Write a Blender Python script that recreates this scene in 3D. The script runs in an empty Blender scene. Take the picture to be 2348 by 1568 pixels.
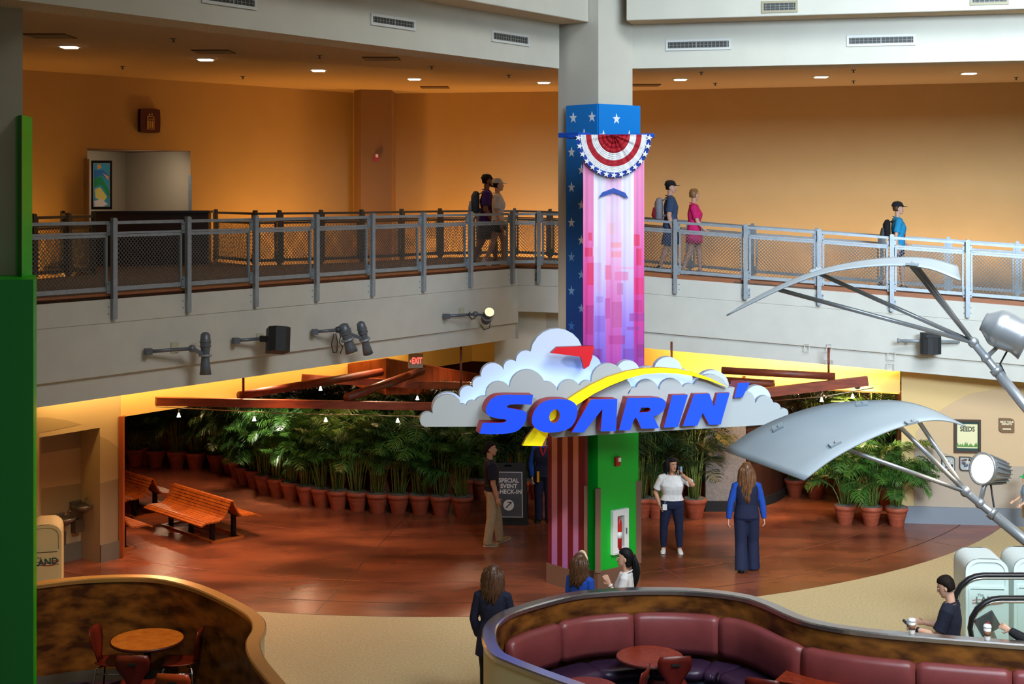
import bpy, bmesh, math, random
from mathutils import Vector, Matrix
from mathutils.geometry import tessellate_polygon
random.seed(7)
SC = bpy.context.scene
COL = SC.collection
R = math.radians
F = 3261.0; CX = 1174.0; HY = 440.0; ZC = 6.2

# ---------------------------------------------------------------- camera, world, lights, exposure
cam_d = bpy.data.cameras.new('camera'); cam = bpy.data.objects.new('camera', cam_d); COL.objects.link(cam)
cam.location = (0, 0, ZC); cam.rotation_euler = (R(90), 0, 0)
cam_d.lens = 50.0; cam_d.sensor_width = 36.0; cam_d.shift_y = -(784 - HY) / 2348.0; cam_d.clip_end = 200
SC.camera = cam
W = bpy.data.worlds.new('World'); SC.world = W; W.use_nodes = True
W.node_tree.nodes['Background'].inputs[0].default_value = (1.0, 0.93, 0.78, 1)
W.node_tree.nodes['Background'].inputs[1].default_value = 0.065
SC.view_settings.view_transform = 'Standard'; SC.view_settings.look = 'None'
SC.view_settings.exposure = 0.0; SC.view_settings.gamma = 1.0; SC.view_settings.use_curve_mapping = False
SC.cycles.max_bounces = 7; SC.cycles.diffuse_bounces = 4; SC.cycles.glossy_bounces = 3
SC.cycles.use_denoising = True; SC.cycles.use_adaptive_sampling = True; SC.cycles.adaptive_threshold = .025; SC.cycles.sample_clamp_indirect = 6.0

def aim(o, tgt):
    d = Vector(tgt) - o.location
    o.rotation_euler = d.to_track_quat('-Z', 'Y').to_euler()
def area(name, loc, tgt, sx, sy, w, col):
    l = bpy.data.lights.new(name, 'AREA'); l.shape = 'RECTANGLE'; l.size = sx; l.size_y = sy; l.energy = w; l.color = col
    o = bpy.data.objects.new(name, l); o.location = loc; COL.objects.link(o); aim(o, tgt); return o
def spot(name, loc, tgt, w, col, ang=70, blend=.6, rad=.05):
    l = bpy.data.lights.new(name, 'SPOT'); l.energy = w; l.color = col; l.spot_size = R(ang); l.spot_blend = blend; l.shadow_soft_size = rad
    o = bpy.data.objects.new(name, l); o.location = loc; COL.objects.link(o); aim(o, tgt); return o
def strip(name, a, b, tgt_off, w, col, width=.15):
    a = Vector(a); b = Vector(b); m = (a + b) / 2; d = (b - a); n = Vector(tgt_off).normalized(); x = d.normalized()
    l = bpy.data.lights.new(name, 'AREA'); l.shape = 'RECTANGLE'; l.size = d.length; l.size_y = width; l.energy = w; l.color = col
    o = bpy.data.objects.new(name, l); COL.objects.link(o)
    z = -n; y = z.cross(x).normalized(); x2 = y.cross(z)
    o.matrix_world = Matrix(((x2.x, y.x, z.x, m.x), (x2.y, y.y, z.y, m.y), (x2.z, y.z, z.z, m.z), (0, 0, 0, 1)))
    return o
DAY = (.66, .83, 1.0); WARM = (1.0, .56, .20); AMB = (1.0, .52, .12); YEL = (1.0, .66, .22)
k_ = area('skylight', (6, 9, 14.5), (9.5, 26, 3), 8, 6, 620, DAY); k_.data.spread = R(105)
k_ = area('daylight_fill_low', (8.5, 2, 10.2), (9.0, 30, 5.0), 7, 3, 640, DAY); k_.data.spread = R(56)  # unseen low fill, added to brighten the right upper wall towards its foot
k_ = area('sail_fill', (2, 5, 13), (4.4, 12.2, 4.6), 4, 4, 140, DAY); k_.data.spread = R(60)  # unseen fill light, added to brighten the sail reflectors
k_ = area('skylight_floor', (9, 8, 16), (5, 19, 0), 6, 5, 450, (1, .95, .86)); k_.data.spread = R(90)
area('skylight_side', (1, 5, 16), (-1, 20, 1), 8, 6, 50, (1, .94, .8))
spot('column_fill', (-7.5, 9, 12), (.9, 22.2, 1.8), 4600, (1, .95, .88), 24, .7, .4)  # unseen fill spot, added to brighten the lower column wraps
# wall washers in the slot behind the walkway
strip('wash_light_a', (-5.3, 29.3, 4.45), (-3.4, 31.3, 4.45), (-.1, .25, 1), 75, AMB)
strip('wash_light_b', (-2.4, 32.6, 4.45), (2.2, 32.1, 4.45), (0, .15, 1), 85, AMB)
strip('wash_light_c', (3.2, 31.6, 4.35), (11.0, 29.0, 4.0), (0, .2, 1), 95, (1.0, .74, .46))
strip('wash_light_d', (-8.9, 25.2, 4.45), (-8.2, 26.6, 4.45), (-.3, .3, 1), 40, AMB)
# warm cove light above the queue entrance
strip('cove_light_left', (-7.2, 22.4, 3.15), (-1.8, 29.8, 3.15), (-.6, .5, -.45), 80, YEL, .2)
strip('cove_light_right', (2.6, 27.7, 3.2), (9.5, 26.1, 3.1), (.1, .9, -.35), 300, YEL, .2)
for i, (x, y, w) in enumerate([(-4.7, 25.7, 230), (-2.6, 27.6, 90), (-.9, 29.4, 120), (3.9, 28.7, 330), (6.7, 27.9, 420), (-5.6, 22.9, 260), (1.0, 28.4, 260), (-3.9, 24.9, 220), (-7.2, 29.6, 260), (-8.0, 32.8, 180), (-4.6, 31.5, 120), (6.6, 30.6, 160), (-6.3, 26.4, 190)]):
    spot('queue_spot_and_fill', (x, y, 3.25), (x + .3, y - 1.2, 0), w, (1.0, .60, .36), 120, .8, .08)  # ones deep inside are added, unseen fills that brighten the back palms
for i, (x, y, tx, ty, w) in enumerate([(-5.2, 27.3, -4.9, 28.4, 420), (-3.6, 26.6, -3.3, 28.4, 45), (-2.0, 27.6, -1.6, 28.9, 20), (6.4, 26.7, 6.8, 26.8, 240)]):
    spot('plant_spotlight', (x, y, 3.1), (tx, ty, 1.2), w, (1.0, .93, .72), 62, .7, .05)
spot('table_fill', (-2.6, 14.5, 8.0), (-4.7, 16.4, .7), 900, (1, .72, .4), 40, .8, .1)  # unseen fill lamp, added to brighten the left booth table
area('queue_room_light', (-1, 35, 3.2), (-1, 34, 0), 8, 3, 60, (1.0, .5, .25))

# ---------------------------------------------------------------- helpers
def lin(c):
    c = c / 255.0
    return c / 12.92 if c <= .04045 else ((c + .055) / 1.055) ** 2.4
def rgb(r, g, b): return (lin(r), lin(g), lin(b), 1)
def Pt(px, py, Y): return Vector(((px - CX) / F * Y, Y, ZC - (py - HY) / F * Y))
def G(px, py, z=0.0):
    Y = F * (ZC - z) / (py - HY); return Vector(((px - CX) / F * Y, Y, z))
def onplane(px, py, p0, n):
    d = Vector(((px - CX) / F, 1, -(py - HY) / F)); c = Vector((0, 0, ZC)); n = Vector(n)
    return c + d * ((Vector(p0) - c).dot(n) / d.dot(n))
def ray_poly(px, poly):
    k = (px - CX) / F
    for a, b in zip(poly, poly[1:]):
        fa = a[0] - k * a[1]; fb = b[0] - k * b[1]
        if fa * fb <= 0 and fa != fb:
            t = fa / (fa - fb); return Vector([a[i] + (b[i] - a[i]) * t for i in range(3)])
    return Vector(poly[-1])
MATS = {}
def mat(name, col, rough=.55, metal=0.0, var=0.0, scale=8.0, bump=0.0, bscale=60.0, emit=None, es=0.0, alpha=None, trans=0.0, stretch=None, col2=None, coat=0.0, spec=None):
    if name in MATS: return MATS[name]
    m = bpy.data.materials.new(name); m.use_nodes = True; nt = m.node_tree; N = nt.nodes; L = nt.links
    b = N['Principled BSDF']
    b.inputs['Base Color'].default_value = col; b.inputs['Roughness'].default_value = rough; b.inputs['Metallic'].default_value = metal
    if coat: b.inputs['Coat Weight'].default_value = coat
    if spec is not None: b.inputs['Specular IOR Level'].default_value = spec
    if trans: b.inputs['Transmission Weight'].default_value = trans
    if alpha is not None: b.inputs['Alpha'].default_value = alpha
    if emit: b.inputs['Emission Color'].default_value = emit; b.inputs['Emission Strength'].default_value = es
    tc = N.new('ShaderNodeTexCoord'); src = tc.outputs['Object']
    if stretch:
        mp = N.new('ShaderNodeMapping'); mp.inputs['Scale'].default_value = stretch; L.new(src, mp.inputs[0]); src = mp.outputs[0]
    if var or col2:
        nz = N.new('ShaderNodeTexNoise'); nz.inputs['Scale'].default_value = scale; nz.inputs['Detail'].default_value = 5; L.new(src, nz.inputs['Vector'])
        rp = N.new('ShaderNodeValToRGB'); L.new(nz.outputs['Fac'], rp.inputs[0])
        c2 = col2 or tuple(min(1, c * (1 + var)) for c in col[:3]) + (1,)
        c1 = col if col2 else tuple(c * (1 - var) for c in col[:3]) + (1,)
        rp.color_ramp.elements[0].position = .35; rp.color_ramp.elements[1].position = .65
        rp.color_ramp.elements[0].color = c1; rp.color_ramp.elements[1].color = c2
        L.new(rp.outputs[0], b.inputs['Base Color'])
    if bump:
        nb = N.new('ShaderNodeTexNoise'); nb.inputs['Scale'].default_value = bscale; nb.inputs['Detail'].default_value = 3; L.new(tc.outputs['Object'], nb.inputs['Vector'])
        bp = N.new('ShaderNodeBump'); bp.inputs['Strength'].default_value = bump; bp.inputs['Distance'].default_value = .02
        L.new(nb.outputs['Fac'], bp.inputs['Height']); L.new(bp.outputs[0], b.inputs['Normal'])
    MATS[name] = m; return m
def tag(o, label=None, cat=None, group=None, kind=None):
    if label: o['label'] = label
    if cat: o['category'] = cat
    if group: o['group'] = group
    if kind: o['kind'] = kind
    return o
def empty(name, loc=(0, 0, 0), rz=0.0, label=None, cat=None, group=None):
    o = bpy.data.objects.new(name, None); o.empty_display_size = .1; o.location = loc; o.rotation_euler = (0, 0, rz); COL.objects.link(o)
    return tag(o, label, cat, group)
class MB:
    def __init__(s): s.v = []; s.f = []; s.m = []; s.sm = []; s.mats = []
    def mi(s, m):
        if m not in s.mats: s.mats.append(m)
        return s.mats.index(m)
    def add(s, vs, fs, m=None, smooth=False):
        b = len(s.v); s.v += [tuple(v) for v in vs]; k = s.mi(m)
        for f in fs: s.f.append(tuple(b + i for i in f)); s.m.append(k); s.sm.append(smooth)
        return s
    def box(s, c, d, m=None, rz=0.0, M=None):
        x, y, z = d[0] / 2, d[1] / 2, d[2] / 2
        vs = [Vector((i * x, j * y, k * z)) for i in (-1, 1) for j in (-1, 1) for k in (-1, 1)]
        T = M if M is not None else Matrix.Rotation(rz, 3, 'Z')
        vs = [T @ v + Vector(c) for v in vs]
        return s.add(vs, [(0, 1, 3, 2), (4, 6, 7, 5), (0, 4, 5, 1), (2, 3, 7, 6), (0, 2, 6, 4), (1, 5, 7, 3)], m)
    def bar(s, a, b, w, h, m=None, up=(0, 0, 1)):
        a = Vector(a); b = Vector(b); d = (b - a); L = d.length; d.normalize(); u = Vector(up)
        x = d.cross(u)
        if x.length < 1e-4: x = d.cross(Vector((1, 0, 0)))
        x.normalize(); z = x.cross(d)
        M = Matrix((x, d, z)).transposed()
        return s.box((a + b) / 2, (w, L, h), m, M=M)
    def tube(s, pts, r, m=None, n=10, smooth=True, cap=True, ref=None):
        pts = [Vector(p) for p in pts]; k = len(pts)
        rs = r if isinstance(r, (list, tuple)) else [r] * k
        vs = []; prev = None
        for i, p in enumerate(pts):
            t = (pts[min(i + 1, k - 1)] - pts[max(i - 1, 0)]).normalized()
            if prev is None:
                u = Vector(ref) if ref is not None else (Vector((0, 0, 1)) if abs(t.z) < .9 else Vector((0, 1, 0)))
            else: u = prev
            u = (u - t * u.dot(t))
            if u.length < 1e-5: u = t.orthogonal()
            u.normalize(); w = t.cross(u); prev = u
            rr = rs[i]; ru, rw = rr if isinstance(rr, (tuple, list)) else (rr, rr)
            for j in range(n):
                a = 2 * math.pi * j / n; vs.append(p + u * math.cos(a) * ru + w * math.sin(a) * rw)
        fs = [(i * n + j, i * n + (j + 1) % n, (i + 1) * n + (j + 1) % n, (i + 1) * n + j) for i in range(k - 1) for j in range(n)]
        if cap: fs += [tuple(range(n - 1, -1, -1)), tuple((k - 1) * n + j for j in range(n))]
        return s.add(vs, fs, m, smooth)
    def lathe(s, prof, c, m=None, n=24, smooth=True, T=None):
        vs = []; 
        for (r, z) in prof:
            for j in range(n):
                a = 2 * math.pi * j / n; v = Vector((r * math.cos(a), r * math.sin(a), z))
                vs.append((T @ v if T is not None else v) + Vector(c))
        k = len(prof)
        fs = [(i * n + j, i * n + (j + 1) % n, (i + 1) * n + (j + 1) % n, (i + 1) * n + j) for i in range(k - 1) for j in range(n)]
        fs += [tuple(range(n - 1, -1, -1)), tuple((k - 1) * n + j for j in range(n))]
        return s.add(vs, fs, m, smooth)
    def ball(s, c, r, m=None, n=12, k=8, T=None):
        rx, ry, rz = r if isinstance(r, (tuple, list)) else (r, r, r)
        vs = []
        for i in range(k + 1):
            a = math.pi * i / k
            for j in range(n):
                b = 2 * math.pi * j / n
                v = Vector((rx * math.sin(a) * math.cos(b), ry * math.sin(a) * math.sin(b), rz * math.cos(a)))
                vs.append((T @ v if T is not None else v) + Vector(c))
        fs = [(i * n + j, (i + 1) * n + j, (i + 1) * n + (j + 1) % n, i * n + (j + 1) % n) for i in range(k) for j in range(n)]
        return s.add(vs, fs, m, True)
    def poly(s, pts, back, m=None, side=None, holes=()):
        """flat outline extruded along the vector back"""
        loops = [[Vector(p) for p in pts]] + [[Vector(p) for p in h] for h in holes]
        flat = [p for l in loops for p in l]; back = Vector(back); n = len(flat)
        tris = tessellate_polygon(loops)
        s.add(flat, [tuple(t) for t in tris], m)
        s.add([p + back for p in flat], [tuple(reversed(t)) for t in tris], side or m)
        b = 0; sd = side or m
        for l in loops:
            k = len(l); s.add([p for p in l] + [p + back for p in l], [(i, (i + 1) % k, k + (i + 1) % k, k + i) for i in range(k)], sd); b += k
        return s
    def quad(s, a, b, c, d, m=None): return s.add([a, b, c, d], [(0, 1, 2, 3)], m)
    def build(s, name, m=None, parent=None, label=None, cat=None, group=None, kind=None, M=None, fixn=False):
        me = bpy.data.meshes.new(name)
        vs = s.v if M is None else [tuple(M @ Vector(v)) for v in s.v]
        me.from_pydata(vs, [], s.f)
        for mm in s.mats: me.materials.append(mm or m)
        if not s.mats: me.materials.append(m)
        me.polygons.foreach_set('material_index', s.m); me.polygons.foreach_set('use_smooth', s.sm)
        if fixn:
            b = bmesh.new(); b.from_mesh(me); bmesh.ops.recalc_face_normals(b, faces=b.faces); b.to_mesh(me); b.free()
        me.update()
        o = bpy.data.objects.new(name, me); COL.objects.link(o)
        if parent: o.parent = parent
        return tag(o, label, cat, group, kind)
def copy_tree(o, parent=None):
    c = o.copy(); COL.objects.link(c)
    if parent is not None: c.parent = parent
    for ch in list(o.children): copy_tree(ch, c)
    return c
def text_geo(body, size, depth=0.0, align='CENTER', sx=1.0, bold=0.0, shear=0.0, spacing=1.0):
    cu = bpy.data.curves.new('t', 'FONT'); cu.body = body; cu.size = size; cu.extrude = depth; cu.align_x = align; cu.align_y = 'CENTER'; cu.offset = bold; cu.shear = shear
    cu.space_line = .85 * spacing; cu.resolution_u = 3
    o = bpy.data.objects.new('t', cu); COL.objects.link(o)
    me = bpy.data.meshes.new_from_object(o.evaluated_get(bpy.context.evaluated_depsgraph_get()))
    vs = [Vector((v.co.x * sx, v.co.y, v.co.z)) for v in me.vertices]; fs = [tuple(p.vertices) for p in me.polygons]
    bpy.data.objects.remove(o); bpy.data.curves.remove(cu); bpy.data.meshes.remove(me)
    return vs, fs
def put_text(mb, m, body, size, origin, xdir, ydir=(0, 0, 1), **k):
    vs, fs = text_geo(body, size, **k); x = Vector(xdir).normalized(); y = Vector(ydir).normalized(); z = x.cross(y)
    mb.add([Vector(origin) + x * v.x + y * v.y + z * v.z for v in vs], fs, m)
def catmull(pts, n=6, closed=False):
    P = [Vector(p) for p in pts]; out = []; k = len(P)
    rng = range(k) if closed else range(k - 1)
    for i in rng:
        p0 = P[(i - 1) % k] if closed or i > 0 else P[0] * 2 - P[1]
        p1 = P[i]; p2 = P[(i + 1) % k]
        p3 = P[(i + 2) % k] if closed or i + 2 < k else P[-1] * 2 - P[-2]
        for j in range(n):
            t = j / n
            out.append(.5 * ((2 * p1) + (p2 - p0) * t + (2 * p0 - 5 * p1 + 4 * p2 - p3) * t * t + (3 * p1 - p0 - 3 * p2 + p3) * t ** 3))
    if not closed: out.append(P[-1])
    return out
def star(c, x, y, r, rot=0.0):
    return [Vector(c) + Vector(x) * (math.sin(a) * q) + Vector(y) * (math.cos(a) * q) for i in range(10) for a, q in [(rot + math.pi * i / 5, r if i % 2 == 0 else r * .4)]]
def offset_line(pts, d):
    out = []
    for i, p in enumerate(pts):
        a = pts[max(i - 1, 0)]; b = pts[min(i + 1, len(pts) - 1)]; t = Vector((b[0] - a[0], b[1] - a[1], 0)).normalized()
        out.append(Vector((p[0] - t.y * d, p[1] + t.x * d, p[2] if len(p) > 2 else 0)))
    return out
ORD = ['first', 'second', 'third', 'fourth', 'fifth', 'sixth', 'seventh', 'eighth', 'ninth', 'tenth', 'eleventh', 'twelfth', 'thirteenth', 'fourteenth', 'fifteenth', 'sixteenth', 'seventeenth', 'eighteenth', 'nineteenth', 'twentieth', 'twenty first', 'twenty second', 'twenty third', 'twenty fourth']

# ---------------------------------------------------------------- materials
plaster = mat('grey_plaster', rgb(200, 198, 188), .8, var=.03, scale=3, bump=.08, bscale=90)
plaster_beam = mat('beam_plaster', rgb(200, 196, 182), .8, var=.03, scale=2)
popcorn = mat('acoustic_soffit', rgb(196, 172, 140), .95, var=.12, scale=45, bump=.9, bscale=45)
ceil_m = mat('acoustic_ceiling', rgb(205, 170, 128), .95, var=.07, scale=50, bump=.6, bscale=50)
upwall = mat('tan_wall_paint', rgb(196, 160, 108), .85, var=.02, scale=1.5)
pil_m = mat('brown_wall_paint', rgb(140, 105, 75), .8)
carpet = mat('brown_carpet', rgb(92, 76, 66), .95, var=.15, scale=70)
lip_m = mat('wood_edge_strip', rgb(150, 88, 48), .5, var=.15, scale=6, stretch=(1, 1, 12))
steel = mat('galvanised_steel', rgb(160, 168, 174), .42, .45, var=.08, scale=12)
steel_dk = mat('dull_steel', rgb(112, 112, 110), .45, .5)
wire_m = mat('mesh_wire', rgb(105, 106, 104), .5, .4)
white_m = mat('white_paint', rgb(232, 232, 230), .45)
black_m = mat('black_plastic', rgb(28, 29, 32), .45)
dark_m = mat('dark_void', rgb(20, 18, 16), .8)

# ================================================================ THE SETTING
LD = Vector((.584, .812, 0)); LN = Vector((.812, -.584, 0))       # run of the left balcony, its outward normal
FRONT = [(-10.4, 13.2, 4.75), (.09, 27.8, 4.75), (1.2, 27.45, 4.74), (2.3, 27.17, 4.66), (3.11, 26.95, 4.60), (5.69, 26.36, 4.43), (8.27, 25.84, 4.25), (12.2, 25.0, 3.98)]
REAR = [(-8.9, 21.9, 4.75), (-7.94, 23.6, 4.75), (-7.39, 25.1, 4.75)]
REAR2 = [(-6.16, 29.6, 4.75), (-5.05, 28.0, 4.75), (-3.26, 29.3, 4.75), (-1.68, 31.4, 4.75), (.06, 32.0, 4.75), (1.0, 31.6, 4.73), (2.6, 30.6, 4.64), (5.0, 29.5, 4.46), (8.0, 28.7, 4.26), (13.0, 27.5, 3.95)]
UZ = 8.52
# floors
mb = MB(); mb.quad((-30, -4, 0), (30, -4, 0), (30, 42, 0), (-30, 42, 0))
m = mat('beige_floor', rgb(206, 186, 140), .75, col2=rgb(188, 166, 122), scale=28, bump=.15, bscale=120)
mb.build('floor', m, kind='structure', label='beige speckled atrium floor', cat='floor')
red = mat('stained_concrete', rgb(98, 52, 37), .24, col2=rgb(156, 87, 57), scale=.9, bump=.05, bscale=9, spec=.6, stretch=(.6, 1.4, 1))
line_m = mat('scored_line', rgb(158, 86, 60), .35)
line_d = mat('scored_line_dark', rgb(84, 44, 32), .5)
mb = MB(); cx, cy, RR = -1.2, 33.0, 12.25
pts = [Vector((cx + RR * math.cos(R(a)), cy + RR * math.sin(R(a)), .004)) for a in range(0, 360, 3)]
mb.poly(pts, (0, 0, -.003), red)
def ring(mb, r, w, z, m, a0=180, a1=360, st=3):
    for a in range(a0, a1, st):
        p = [Vector((cx + q * math.cos(R(b)), cy + q * math.sin(R(b)), z)) for b, q in ((a, r), (a + st, r), (a + st, r + w), (a, r + w))]
        mb.quad(*p, m)
for r in (10.4, 7.4): ring(mb, r, .025, .0065, line_m)
ring(mb, 11.55, .02, .0065, line_d)
for a in (212, 236, 262, 291, 318):
    u = Vector((math.cos(R(a)), math.sin(R(a)), 0)); v = Vector((-u.y, u.x, 0)) * .006; c = Vector((cx, cy, .007))
    mb.quad(c + u * 5 - v, c + u * 12.2 - v, c + u * 12.2 + v, c + u * 5 + v, line_m if a != 262 else line_d)
mb.build('floor', red, kind='structure', label='round red brown stained concrete floor of the queue entrance', cat='floor')

def sweep(mb, line, prof, m, side=1):
    """line of (x,y,z); prof of (out, dz, material for the face below)"""
    rows = []
    for (o, dz, mm) in prof:
        off = offset_line(line, -o * side)
        rows.append([Vector((p.x, p.y, line[i][2] + dz)) for i, p in enumerate(off)])
    for r in range(len(prof) - 1):
        a, b = rows[r], rows[r + 1]
        for i in range(len(line) - 1): mb.quad(a[i], a[i + 1], b[i + 1], b[i], prof[r][2])
# left balcony and right balcony fascias
prof = [(-.35, .0, carpet), (-.03, .0, lip_m), (-.02, .035, lip_m), (.0, .035, lip_m), (.0, -.045, plaster), (.04, -.045, plaster), (.04, -.37, plaster), (.025, -.375, plaster), (.025, -.39, plaster), (.035, -.395, plaster), (.035, -1.10, plaster), (-.03, -1.12, plaster), (-.03, -1.42, plaster), (-.4, -1.42, plaster)]
mb = MB(); sweep(mb, FRONT[:2], prof, plaster)
e = FRONT[1]; mb.quad(Vector(e) + LN * .04 + Vector((0, 0, -.05)), Vector(e) - LN * .5 + Vector((0, 0, -.05)), Vector(e) - LN * .5 + Vector((0, 0, -1.42)), Vector(e) + LN * .04 + Vector((0, 0, -1.42)), plaster)
mb.build('wall_balcony_left', plaster, kind='structure', label='grey balcony front on the left', cat='wall')
mb = MB(); sweep(mb, FRONT[3:], prof, plaster)
for px, py, w, h in ((1850, 797, .085, .13), (1901, 798, .085, .14), (2044, 816, .13, .13), (1903, 833, .13, .13), (2043, 842, .13, .13)):
    p = ray_poly(px, FRONT[3:]); Y = p.y - .06; s = F / Y; c = Pt(px, py, Y)
    w /= 2; h /= 2
    for a, b in (((-w, h), (w, h)), ((w, h), (w, -h)), ((w, -h), (-w, -h)), ((-w, -h), (-w, h))):
        mb.bar(c + Vector((a[0] / 1, -.0, a[1])), c + Vector((b[0], 0, b[1])), .006, .012, plaster)
mb.build('wall_balcony_right', plaster, kind='structure', label='sloping grey balcony front on the right', cat='wall')
mb = MB(); p2 = [(e[0], e[1], 4.75), (1.2, 27.45, 4.74), (2.3, 27.17, 4.66)]
sweep(mb, p2, [q for q in prof[:11]] + [(.035, -.87, plaster)] if False else [(-.35, .0, carpet), (-.03, .0, lip_m), (.0, .035, lip_m), (.0, -.045, plaster), (.04, -.045, plaster), (.04, -.37, plaster), (.025, -.375, plaster), (.035, -.39, plaster), (.035, -.88, plaster), (-.75, -.88, plaster), (-.75, -1.9, plaster)], plaster)
mb.box((1.1, 28.45, 3.3), (2.9, .1, 1.35), plaster); mb.box((1.1, 28.1, 3.9), (2.9, .7, .04), plaster)
mb.build('wall_balcony_corner', plaster, kind='structure', label='short grey balcony front behind the column', cat='wall')
# upper floor slab, lower ceiling
mb = MB()
fr = [Vector(p) for p in catmull([FRONT[0]] + [(FRONT[0][0] * (1 - t) + FRONT[1][0] * t, FRONT[0][1] * (1 - t) + FRONT[1][1] * t, 4.75) for t in (.25, .5, .75)] + FRONT[1:], 1)]
top = [(-10.4, 13.2, 4.75), (.09, 27.8, 4.75), (1.2, 27.45, 4.74), (2.6, 27.1, 4.64), (5.0, 26.5, 4.46), (8.0, 25.9, 4.26), (12.2, 25.0, 3.98)]
rear = [(-9.6, 20.6, 4.75), (-8.9, 21.9, 4.75), (-7.94, 23.6, 4.75), (-7.39, 25.1, 4.75), (-8.7, 27.7, 4.75), (-6.0, 30.7, 4.75)]
def slab(mb, pts, th=.12): mb.poly([Vector(p) for p in pts], (0, 0, -th), carpet)
slab(mb, [(-10.4, 13.2, 4.75), (-10.9, 20.6, 4.75), (-8.9, 21.9, 4.75), (-7.94, 23.6, 4.75), (-7.39, 25.1, 4.75), (-9.0, 27.35, 4.75), (-6.6, 30.05, 4.75), (-6.16, 29.6, 4.75), (-5.05, 28.0, 4.75), (-3.26, 29.3, 4.75), (-1.68, 31.4, 4.75), (.06, 32.0, 4.75), (.09, 27.8, 4.75)])
for a, b, c, d in (((.09, 27.8, 4.75), (1.2, 27.45, 4.74), (1.0, 31.6, 4.73), (.06, 32.0, 4.75)), ((1.2, 27.45, 4.74), (2.6, 27.1, 4.64), (2.6, 30.6, 4.64), (1.0, 31.6, 4.73)), ((2.6, 27.1, 4.64), (5, 26.5, 4.46), (5, 29.5, 4.46), (2.6, 30.6, 4.64)), ((5, 26.5, 4.46), (8, 25.9, 4.26), (8, 28.7, 4.26), (5, 29.5, 4.46)), ((8, 25.9, 4.26), (12.2, 25, 3.98), (13, 27.5, 3.95), (8, 28.7, 4.26))):
    slab(mb, (a, b, c, d))
mb.build('floor_upper', carpet, kind='structure', label='brown carpeted floor of the upper walkway', cat='floor')
mb = MB(); yell = mat('warm_ceiling_paint', rgb(222, 186, 110), .85)
mb.poly([Vector(p) for p in [(-10.8, 13.6, 3.34), (-.2, 28.1, 3.34), (-.35, 28.5, 3.34), (2.6, 28.5, 3.34), (2.8, 27.4, 3.34), (12.4, 25.4, 3.34), (16, 25.4, 3.34), (16, 41, 3.34), (-16, 41, 3.34), (-16, 13.6, 3.34)]], (0, 0, .08), yell)
mb.build('ceiling_lower', yell, kind='structure', label='yellow lit ceiling under the walkway', cat='ceiling')
# upper ceiling
mb = MB(); mb.poly([Vector(p) for p in [(-12, 11, UZ), (.4, 23.4, UZ), (2.2, 23.4, UZ), (14, 20.6, UZ), (18, 30, UZ), (14, 36, UZ), (-16, 36, UZ), (-18, 12, UZ)]], (0, 0, .05), ceil_m)
for t in range(1, 7):
    a = Vector((-9 + t * 3.0, 18, UZ - .004)); 
mb.build('ceiling', ceil_m, kind='structure', label='textured ceiling above the walkway', cat='ceiling')
# beams at the top
BL = [(-7.43, 11.23, 0), (.75, 22.6, 0)]; BRt = [(1.91, 22.6, 0), (14.5, 19.5, 0)]
for nm, line, lb in (('wall_beam_left', BL, 'grey beam over the walkway on the left'), ('wall_beam_right', BRt, 'grey beam over the walkway on the right')):
    mb = MB(); sweep(mb, line, [(.55, 11.5, plaster_beam), (.55, 8.87, plaster_beam), (.54, 8.86, popcorn), (0, 8.86, plaster_beam), (0, 8.16, popcorn), (-.62, 8.16, popcorn), (-.66, 8.2, popcorn), (-.66, UZ, popcorn)], plaster_beam)
    mb.build(nm, plaster_beam, kind='structure', label=lb, cat='beam')
# upper rear walls
UW = [Vector((-13.5, 22.3, 0)), Vector((-9.3, 27.0, 0)), Vector((-3.72, 33.3, 0)), Vector((-2.8, 33.5, 0)), Vector((2.75, 32.6, 0)), Vector((10.8, 30.0, 0)), Vector((17, 28.0, 0))]
dA = ray_poly(200, UW[1:3]); dB = ray_poly(437, UW[1:3]); dz0, dz1 = 4.75, 7.06
mb = MB(); zb = 2.6
def wq(mb, a, b, z0, z1, m=None): mb.quad((a.x, a.y, z0), (b.x, b.y, z0), (b.x, b.y, z1), (a.x, a.y, z1), m)
wq(mb, UW[0], UW[1], zb, UZ); wq(mb, UW[1], dA, zb, UZ); wq(mb, dB, UW[2], zb, UZ); wq(mb, dA, dB, dz1, UZ); wq(mb, dA, dB, zb, dz0)
mb.build('wall_upper_left', upwall, kind='structure', label='orange lit tan wall of the upper level, left of the pilaster', cat='wall')
mb = MB(); wq(mb, UW[2], UW[3], zb, UZ)
for i in (3, 4, 5): wq(mb, UW[i], UW[i + 1], zb, UZ)
mb.build('wall_upper_right', upwall, kind='structure', label='plain tan wall of the upper level, right of the pilaster', cat='wall')
a = Pt(812, 400, 32.6); b = Pt(828, 400, 32.2); c = Pt(898, 400, 32.4)
mb = MB(); mb.poly([(a.x, 33.5, UZ), (a.x, a.y, UZ), (b.x, b.y, UZ), (c.x, c.y, UZ), (c.x, 33.6, UZ)], (0, 0, -6), pil_m)
mb.build('trim_pilaster', pil_m, kind='structure', label='brown pilaster in the corner of the upper wall', cat='pilaster')
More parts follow.
